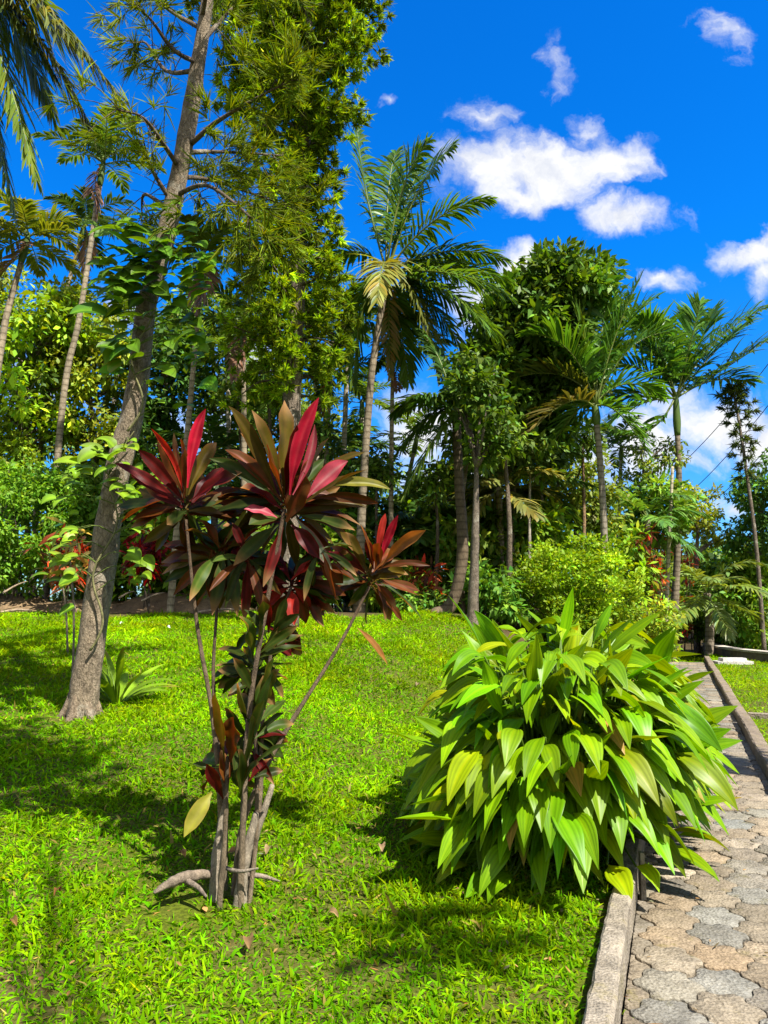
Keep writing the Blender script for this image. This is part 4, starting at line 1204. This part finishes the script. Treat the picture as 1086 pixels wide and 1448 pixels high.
# tall spindly tree at right with tiers of drooping needles
q = np.random.default_rng(61); SY = 24.
sb = gz(P(1080, 905, SY)); st_pts = [sb - UP * .1, P(1070, 780, SY), P(1056, 670, SY), P(1042, 580, SY), P(1034, 545, SY)]
spn = thing('spindly_tree', 'tall thin sparse tree leaning left against the sky at right', 'tree', sb)
bark_trunk(spn, st_pts, [.075, .065, .05, .04, .015], (.2, .16, .12), M_BARK, 30, 8, .06, (), 3)
c = catmull(st_pts, 100); pos, dr = [], []; mbb = MB()
for k in range(56):
    i_ = int(np.interp(k / 55, [0, 1], [48, 99])); a_ = c[i_]; az = k * 2.4; h = A(math.cos(az), math.sin(az), 0)
    R_ = q.uniform(.3, .62) * np.interp(i_, [48, 60, 75, 99], [.5, .9, 1.1, .5]); e = a_ + h * R_ + UP * .1 * R_
    tube(mbb, [a_, e], [.014, .005], 4, (.2, .16, .12))
    for r_ in range(5):
        pos.append(a_ + (e - a_) * q.uniform(.5, 1.05)); dr.append(nz(h + q.normal(0, .5, 3)))
mbb.build('limbs', M_BARK, spn)
mb = MB(); sprays(mb, np.array(pos), np.array(dr), 9, .2, .035, (.06, .085, .02), q, .6, .3); mb.build('crown', M_NEEDLE, spn)

# ================================================================== SHRUBS
shrub('light_shrub', 'large rounded yellow green shrub at the lawn edge behind the broadleaf clump', 'shrub', 818, 838, 92, 78, 16., 170, 120, .22, .08, .042, (.12, .19, .005), 71, depth=1.2, stems=8, cvar=.16, down=-.25)
shrub('clipped_hedge', 'bright small leaved bush at the left edge of the lawn', 'hedge', 25, 745, 85, 92, 15.2, 150, 80, .26, .1, .055, (.085, .17, .01), 72, depth=1.1, stems=8, cvar=.16)
shrub('clipped_hedge', 'yellow tinged bush against the left picture edge, higher than the hedge', 'hedge', -5, 660, 60, 50, 16.8, 70, 70, .28, .11, .06, (.13, .19, .01), 73, depth=1.)
shrub('clipped_hedge', 'mid green bush between the hedge and leaning trunk', 'hedge', 112, 730, 46, 80, 16.6, 80, 70, .26, .12, .06, (.075, .145, .012), 74, depth=1.)
RED = (.28, .016, .014)
for (px, py, rx, ry, Y, n, per, col, lb, sd) in (
        (206, 785, 20, 42, 14.6, 26, 16, (.2, .01, .014), 'crimson leaved shrub between leaning trunk and red plant', 81),
        (100, 790, 28, 32, 14.2, 26, 12, (.17, .035, .012), 'rusty red shrub left of the leaning trunk', 82),
        (928, 752, 26, 40, 25.2, 34, 15, (.12, .012, .01), 'dark crimson shrub beside the tall feather palm trunk', 83),
        (912, 800, 24, 60, 20.2, 30, 13, (.16, .05, .012), 'orange red shrub touching the light green shrub', 84),
        (962, 872, 11, 36, 25.6, 18, 11, (.32, .03, .02), 'scarlet low shrub at the end of the path', 85),
        (970, 800, 12, 28, 25.6, 12, 14, (.25, .06, .04), 'pinkish brown shrub right of the tall feather palm', 86),
        (418, 850, 22, 34, 14.0, 18, 14, (.3, .03, .02), 'small red shrub seen through the canes', 87),
        (600, 830, 22, 34, 15.4, 18, 12, (.22, .05, .02), 'brownish red shrub right of the red plant', 88)):
    shrub('red_shrub', lb, 'shrub', px, py, rx, ry, Y, n, per, .17, .2, .05, col, sd, M_TI, 'red leaved shrubs of the grove', stems=3, hue=.4, cvar=.4, prof=OVAL5, M=3, fold=.3)
US = [(150, 800, 60, 60, 16.2, DG, .16, 'dark leafy bush behind the leaning trunk foot'), (235, 790, 50, 66, 16.6, MG, .16, 'leafy bush behind the crimson shrub'), (300, 815, 50, 44, 15.8, DG, .18, 'shaded bush behind the left cane'),
      (360, 800, 55, 60, 16.6, MG, .18, 'mid green bush behind the canes'), (425, 840, 44, 36, 15.4, (.05, .11, .012), .14, 'small green bush right of the canes at the lawn edge'), (470, 790, 52, 70, 17., DG, .2, 'dark bush left of the coconut foot'),
      (480, 720, 50, 60, 18.6, (.06, .11, .012), .2, 'tall bush behind the right arm of the red plant'), (560, 850, 40, 46, 16., MG, .15, 'green bush right of the coconut foot'), (570, 770, 50, 70, 18.4, DG, .22, 'dark tall bush behind the right crown'),
      (600, 870, 40, 26, 15., (.06, .12, .012), .12, 'low ground bush beside the curved trunk foot'), (650, 800, 44, 70, 17.8, (.09, .14, .012), .2, 'lighter bush behind the curved trunk'), (690, 850, 46, 46, 15.8, (.055, .12, .01), .15, 'fresh green bush right of the curved trunk foot'),
      (700, 770, 40, 60, 18.2, (.07, .12, .012), .2, 'bush glimpsed between slim trunks'), (755, 770, 50, 60, 18.4, MG, .2, 'bush directly behind the light shrub'), (880, 800, 50, 60, 20.6, MG, .18, 'bush behind the crimson shrub, right'),
      (930, 720, 46, 50, 23., (.08, .14, .015), .2, 'pale bush under the sparse slim tree'), (250, 700, 55, 60, 18.8, (.05, .1, .012), .2, 'tall dark bush behind the left crown'), (185, 720, 40, 70, 18., (.07, .13, .012), .18, 'green bush close behind the leaning trunk'),
      (390, 710, 55, 60, 19.2, (.06, .11, .012), .2, 'bush filling the gap behind the centre crown'), (1020, 880, 26, 40, 25.5, (.05, .1, .01), .16, 'dark bush left of the right hedge'), (1065, 895, 40, 34, 25.2, (.08, .15, .01), .15, 'bright bush above the low wall at right'),
      (985, 860, 26, 40, 26.5, DG, .16, 'shaded bush beyond the path end'), (800, 880, 40, 30, 17.6, DG, .15, 'dark low bush under the light shrub'), (640, 700, 50, 50, 20., DG, .22, 'dark bush high behind the curved trunk'), (905, 872, 44, 44, 18.6, (.13, .18, .01), .13, 'loose yellowish bush right of the round light shrub'), (925, 905, 30, 24, 19.6, (.1, .16, .01), .12, 'low weedy bush left of the tall feather palm foot')]
for k, (px, py, rx, ry, Y, col, L, lb) in enumerate(US):
    shrub('understory_bush', lb, 'shrub', px, py, rx, ry, Y, 48, 52, .32, L * 1.15, L * .5, col, 120 + k, M_LEAF, 'bushes of the undergrowth', depth=1., stems=4, cvar=.3, hue=.13)

# distant wood that closes the view
q = np.random.default_rng(140)
mb = MB()
cen = []
for k in range(900):
    x = q.uniform(-30, 32); Y = q.uniform(33, 42)
    top_ = np.interp(x, [-30, -8, 0, 6, 10, 14, 32], [11, 9.5, 7.2, 6.6, 5.2, 3.4, 4.6]) * q.uniform(.75, 1.08)
    cen.append((x, Y, .4 + q.uniform(0, 1) ** .9 * (top_ + .8)))
leaf_clumps(mb, np.array(cen), .95, 60, .34, .18, (.06, .1, .014), q, cvar=.35, hue=.14)
tag(mb.build('distant_wood', M_LEAF), 'mass of distant green wood behind the grove', 'wood', kind='stuff')

# ---- earth bank with sticks and roots at the left lawn edge
q = np.random.default_rng(150)
bk = np.linspace(-9.5, -2.2, 60); dpt = np.linspace(0, 1, 14)
mb = MB(); v = []
for d_ in dpt:
    y = 14.55 + d_ * 2.2 + .12 * np.sin(bk * 2.1)
    zt = (.36 + .12 * np.sin(bk * 1.3) + .05 * np.sin(bk * 5)) * math.sin(min(d_ * 1.9, 1) * math.pi / 2) * (1 - .8 * sstep(.6, 1., d_)) * sstep(-2.2, -3.6, bk)
    v.append(np.stack([bk, y, H(bk, y) - .02 + zt + q.normal(0, .018, 60)], -1))
v = np.stack(v, 0)
k, j = np.meshgrid(np.arange(13), np.arange(59), indexing='ij'); b = k * 60 + j
mb.add(v.reshape(-1, 3), np.stack([b, b + 1, b + 61, b + 60], -1).reshape(-1, 4), (.17, .115, .06))
tag(mb.build('earth_bank', M_CONC2), kind='structure')
STK = [((0, 880), (45, 873), .03, 'long pale stick lying at the far left lawn edge'), ((5, 838), (38, 822), .022, 'short grey stick poking from the bank'), ((200, 850), (232, 838), .025, 'brown stick on the bank beside the pale trunk'),
       ((168, 846), (190, 836), .02, 'dead twig against the bank behind the leaning trunk'), ((280, 868), (340, 862), .03, 'dark fallen branch lying behind the left canes')]
for (a_, b_, r, lb) in STK:
    p = P(*a_, 14.35); e = P(*b_, 14.5); p[2] = max(p[2], float(H(p[0], p[1])) + r); e[2] = max(e[2], float(H(e[0], e[1])) + r)
    mb = MB(); tube(mb, [p, .5 * (p + e) + A(0, .03, .03), e], [r, r * .8, r * .4], 6, (.34, .26, .18), 14, .12)
    tag(single(mb.build('fallen_stick', M_CANE), p), lb, 'stick', 'dead sticks along the bank')

# ---- fallen leaves and stake
DL = [(352, 1350, .1, (.2, .12, .05), 'curled dry brown leaf lying on grass in front of the red plant'), (330, 1222, .08, (.25, .13, .05), 'dry leaf by the foot of the canes'), (380, 1216, .09, (.24, .17, .08), 'pale dry leaf right of the canes'),
      (540, 1212, .09, (.26, .17, .09), 'dry leaf on the grass in the middle of the lawn'), (258, 1222, .07, (.3, .15, .05), 'orange dry leaf beside the surface root'), (18, 1322, .06, (.25, .13, .04), 'brown leaf near the left picture edge'),
      (80, 1278, .06, (.24, .1, .03), 'small rust brown leaf on the lawn at lower left'), (238, 892, .08, (.75, .73, .68), 'white petal on the far lawn below the pale trunk'), (172, 886, .07, (.75, .73, .68), 'white petal on the far lawn right of the leaning trunk'),
      (470, 1310, .06, (.22, .14, .06), 'small dry leaf right of the red plant on the grass'), (590, 975, .1, (.22, .16, .09), 'dry leaf on the lawn left of the broadleaf clump')]
for px, py, L, col, lb in DL:
    p = G(px, py) + A(0, 0, .045); q = np.random.default_rng(px); az = q.uniform(0, 6.28); h = A(math.cos(az), math.sin(az), 0)
    mb = MB()
    leafcurve(mb, p - h * L * .5, p + UP * .05, p + h * L * .5, L * .5, nz(UP + A(q.normal(0, .3), -.4, 0)), A(.1, .7, 1, .8, .5, .05), 5, 9, .6, col, None, np.array(col) * .6, wave=.35, q=q)
    tag(single(mb.build('fallen_leaf', M_DRY), p), lb, 'leaf', 'fallen leaves on the lawn')
mb = MB(); x, y = xy(-.03, 1.36); p = A(x, y, -.005)
box(mb, p + A(-.016, -.02, 0), p + A(.012, .02, .25), (.3, .26, .2), .003)
tag(single(mb.build('wooden_stake', M_CANE, smooth=False), p), 'short grey stake standing against the kerb under the leaves', 'stake')

# ---- overhead wires
m, nt = new_mat('black_cable')
N(nt, 'ShaderNodeOutputMaterial', {'Surface': N(nt, 'ShaderNodeBsdfPrincipled', {'Base Color': (.03, .03, .035, 1), 'Roughness': .6}).outputs[0]})
for (a_, b_, sag, lb) in (((1125, 465), (930, 690), .3, 'topmost of the thin wires crossing the sky at right'), ((1125, 525), (940, 730), .3, 'middle thin wire crossing the sky at right'), ((1125, 590), (960, 745), .3, 'lowest thin wire crossing the sky at right')):
    p, e = P(*a_, 24), P(*b_, 33); mb = MB()
    tube(mb, [p, .5 * (p + e) - UP * sag, e], .014, 5, (.03, .03, .03), 16)
    tag(single(mb.build('overhead_wire', m), p), lb, 'wire', 'overhead wires at right')

# tree beyond the right edge whose crown shades the paving
broad_tree('roadside_tree', 'small leafy tree beyond the right edge shading part of the path', 'tree', gz(A(6.2, 5.6, 0)), [A(6.1, 5.6, 1.6), A(5.5, 5.7, 3.2)], .08,
           [(1470, 230, 120, 55, 5.75, .42, 34)], 60, .3, .16, .08, MG, 160)

# tree standing behind the viewpoint: its crown throws the shade lying on the near lawn
qs = np.random.default_rng(171)
shade = []
for (gx_, gy_, r_, n_) in ((-2.75, 5.7, .6, 22), (-3.3, 6.4, .45, 12), (-3.6, 5.3, .45, 10), (.35, 3.75, .2, 5)):
    for k in range(n_):
        h_ = qs.uniform(6.3, 7.0)
        shade.append(A(gx_ + qs.normal(0, r_ * .6), gy_ + qs.normal(0, r_ * .6), .25) + h_ * A(.47, -.48, 1.))
broad_tree('shade_tree', 'leafy tree behind the viewpoint shading the near lawn', 'tree', gz(A(2.6, -1.6, 0)), [A(2.4, -1.5, 2.), A(2.2, -1.2, 4.), A(1.6, -.2, 6.1)], .14, [np.array(shade)], 30, .27, .16, .08, MG, 172, every=11, lr=.022)

# ================================================================== LIGHT
SUN = nz(A(.47, -.48, 1.0))
el = math.asin(SUN[2])
sun = bpy.data.lights.new('sun', 'SUN'); sun.energy = 4.8; sun.angle = math.radians(.55); sun.color = (1, .955, .87)
so = bpy.data.objects.new('sun', sun); C.objects.link(so)
so.rotation_euler = Vector(SUN).to_track_quat('Z', 'Y').to_euler()
so.location = (6, -4, 20)

w = bpy.data.worlds.new('World'); scene.world = w; w.use_nodes = True
nt = w.node_tree; nt.nodes.clear()
sky = N(nt, 'ShaderNodeTexSky', sky_type='NISHITA', sun_disc=False, sun_elevation=el, sun_rotation=math.atan2(SUN[0], SUN[1]), air_density=1., dust_density=.3, ozone_density=2.)
tc = N(nt, 'ShaderNodeTexCoord').outputs['Generated']
hs = N(nt, 'ShaderNodeHueSaturation', {'Hue': .5, 'Saturation': 1.32, 'Value': 1.0, 'Color': sky.outputs[0]})
sx = N(nt, 'ShaderNodeSeparateXYZ', {0: tc})
skm = ramp(nt, sx.outputs[2], [(0., (.3, .5, .78)), (.12, (.2, .5, .82)), (.4, (.03, .61, 1.03)), (1., (.015, .6, 1.05))])
skyc = mixc(nt, 1., hs.outputs[0], skm, 'MULTIPLY')
yc = N(nt, 'ShaderNodeMath', {0: sx.outputs[1], 1: .05}, operation='MAXIMUM').outputs[0]
u = N(nt, 'ShaderNodeMath', {0: sx.outputs[0], 1: yc}, operation='DIVIDE').outputs[0]
v = N(nt, 'ShaderNodeMath', {0: sx.outputs[2], 1: yc}, operation='DIVIDE').outputs[0]
uv = N(nt, 'ShaderNodeCombineXYZ', {0: u, 1: v}).outputs[0]
wn = N(nt, 'ShaderNodeTexNoise', {'Vector': uv, 'Scale': 9., 'Detail': 5., 'Roughness': .6})
wo = N(nt, 'ShaderNodeVectorMath', {0: wn.outputs['Color'], 1: (.5, .5, .5)}, operation='SUBTRACT').outputs[0]
ws = N(nt, 'ShaderNodeVectorMath', {0: wo, 'Scale': .11}, operation='SCALE').outputs[0]
uvw = N(nt, 'ShaderNodeVectorMath', {0: uv, 1: ws}, operation='ADD').outputs[0]
CL = [(690, 245, 75, 50, 1.), (770, 235, 90, 58, 1.), (855, 225, 72, 48, .95), (830, 180, 40, 34, .6), (735, 275, 80, 30, .8), (890, 305, 66, 36, .95), (1062, 362, 52, 40, 1.), (1085, 385, 45, 40, .9), (790, 85, 30, 52, .6),
      (1030, 45, 42, 46, .55), (680, 165, 45, 28, .5), (735, 378, 60, 36, .9), (690, 440, 70, 60, .9), (600, 600, 70, 70, .95), (620, 680, 90, 60, .8), (1010, 600, 110, 66, 1.), (900, 640, 100, 60, .95), (1070, 610, 70, 50, .9),
      (945, 400, 40, 22, .55), (1040, 722, 40, 18, .7), (170, 440, 60, 40, .7), (360, 500, 70, 60, .7), (280, 600, 90, 60, .6), (60, 560, 90, 60, .6), (560, 150, 16, 10, .5)]
mxo = None
for (px, py, rx, ry, am) in CL:
    d = ray(px, py); cu, cv = d[0] / d[1], d[2] / d[1]
    k = 1 / d[1]
    df = N(nt, 'ShaderNodeVectorMath', {0: uvw, 1: (cu, cv, 0)}, operation='SUBTRACT').outputs[0]
    ms = N(nt, 'ShaderNodeVectorMath', {0: df, 1: (F / (rx * 1.38 * k), F / (ry * 1.38 * k), 0)}, operation='MULTIPLY').outputs[0]
    ln = N(nt, 'ShaderNodeVectorMath', {0: ms}, operation='LENGTH').outputs['Value']
    fo = N(nt, 'ShaderNodeMath', {0: ln, 1: -am, 2: am}, operation='MULTIPLY_ADD').outputs[0]
    mxo = fo if mxo is None else N(nt, 'ShaderNodeMath', {0: mxo, 1: fo, 2: .12}, operation='SMOOTH_MAX').outputs[0]
fb = N(nt, 'ShaderNodeTexNoise', {'Vector': uvw, 'Scale': 13., 'Detail': 8., 'Roughness': .58, 'Distortion': .35})
fbc = N(nt, 'ShaderNodeMath', {0: fb.outputs['Fac'], 1: 1.5, 2: -.75}, operation='MULTIPLY_ADD').outputs[0]
dn = N(nt, 'ShaderNodeMath', {0: mxo, 1: fbc}, operation='ADD').outputs[0]
al = N(nt, 'ShaderNodeMapRange', {0: dn, 1: .14, 2: .78, 3: 0., 4: 1.}, interpolation_type='SMOOTHSTEP').outputs[0]
front = N(nt, 'ShaderNodeMath', {0: sx.outputs[1], 1: .08}, operation='GREATER_THAN').outputs[0]
al = N(nt, 'ShaderNodeMath', {0: al, 1: front}, operation='MULTIPLY').outputs[0]
fb2 = N(nt, 'ShaderNodeTexNoise', {'Vector': uvw, 'Scale': 22., 'Detail': 6., 'Roughness': .6})
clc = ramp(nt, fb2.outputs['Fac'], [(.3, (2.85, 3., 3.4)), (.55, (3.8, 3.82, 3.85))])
# unseen broken cloud added behind the viewpoint as white fill light
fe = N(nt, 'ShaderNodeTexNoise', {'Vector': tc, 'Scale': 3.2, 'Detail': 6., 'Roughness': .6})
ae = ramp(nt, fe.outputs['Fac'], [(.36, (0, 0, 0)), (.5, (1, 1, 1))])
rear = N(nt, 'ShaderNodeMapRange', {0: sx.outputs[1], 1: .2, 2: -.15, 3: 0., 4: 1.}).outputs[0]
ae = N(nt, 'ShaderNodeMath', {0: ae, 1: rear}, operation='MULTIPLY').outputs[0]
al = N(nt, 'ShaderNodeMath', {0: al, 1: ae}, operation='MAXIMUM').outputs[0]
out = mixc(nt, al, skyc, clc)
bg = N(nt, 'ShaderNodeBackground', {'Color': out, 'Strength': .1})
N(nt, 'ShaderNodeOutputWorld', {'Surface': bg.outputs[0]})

# ================================================================== CAMERA
cam = bpy.data.cameras.new('camera'); co = bpy.data.objects.new('camera', cam); C.objects.link(co)
co.location = (0, 0, CH); co.rotation_euler = (math.pi / 2 + PITCH, 0, 0)
cam.sensor_fit = 'HORIZONTAL'; cam.sensor_width = 36; cam.lens = 36; cam.clip_end = 2000; cam.clip_start = .05
scene.camera = co
scene.view_settings.view_transform = 'Standard'; scene.view_settings.look = 'None'
scene.view_settings.exposure = 1.45; scene.view_settings.gamma = 1.
scene.cycles.max_bounces = 6; scene.cycles.diffuse_bounces = 3; scene.cycles.glossy_bounces = 2; scene.cycles.transmission_bounces = 4
scene.cycles.use_denoising = True
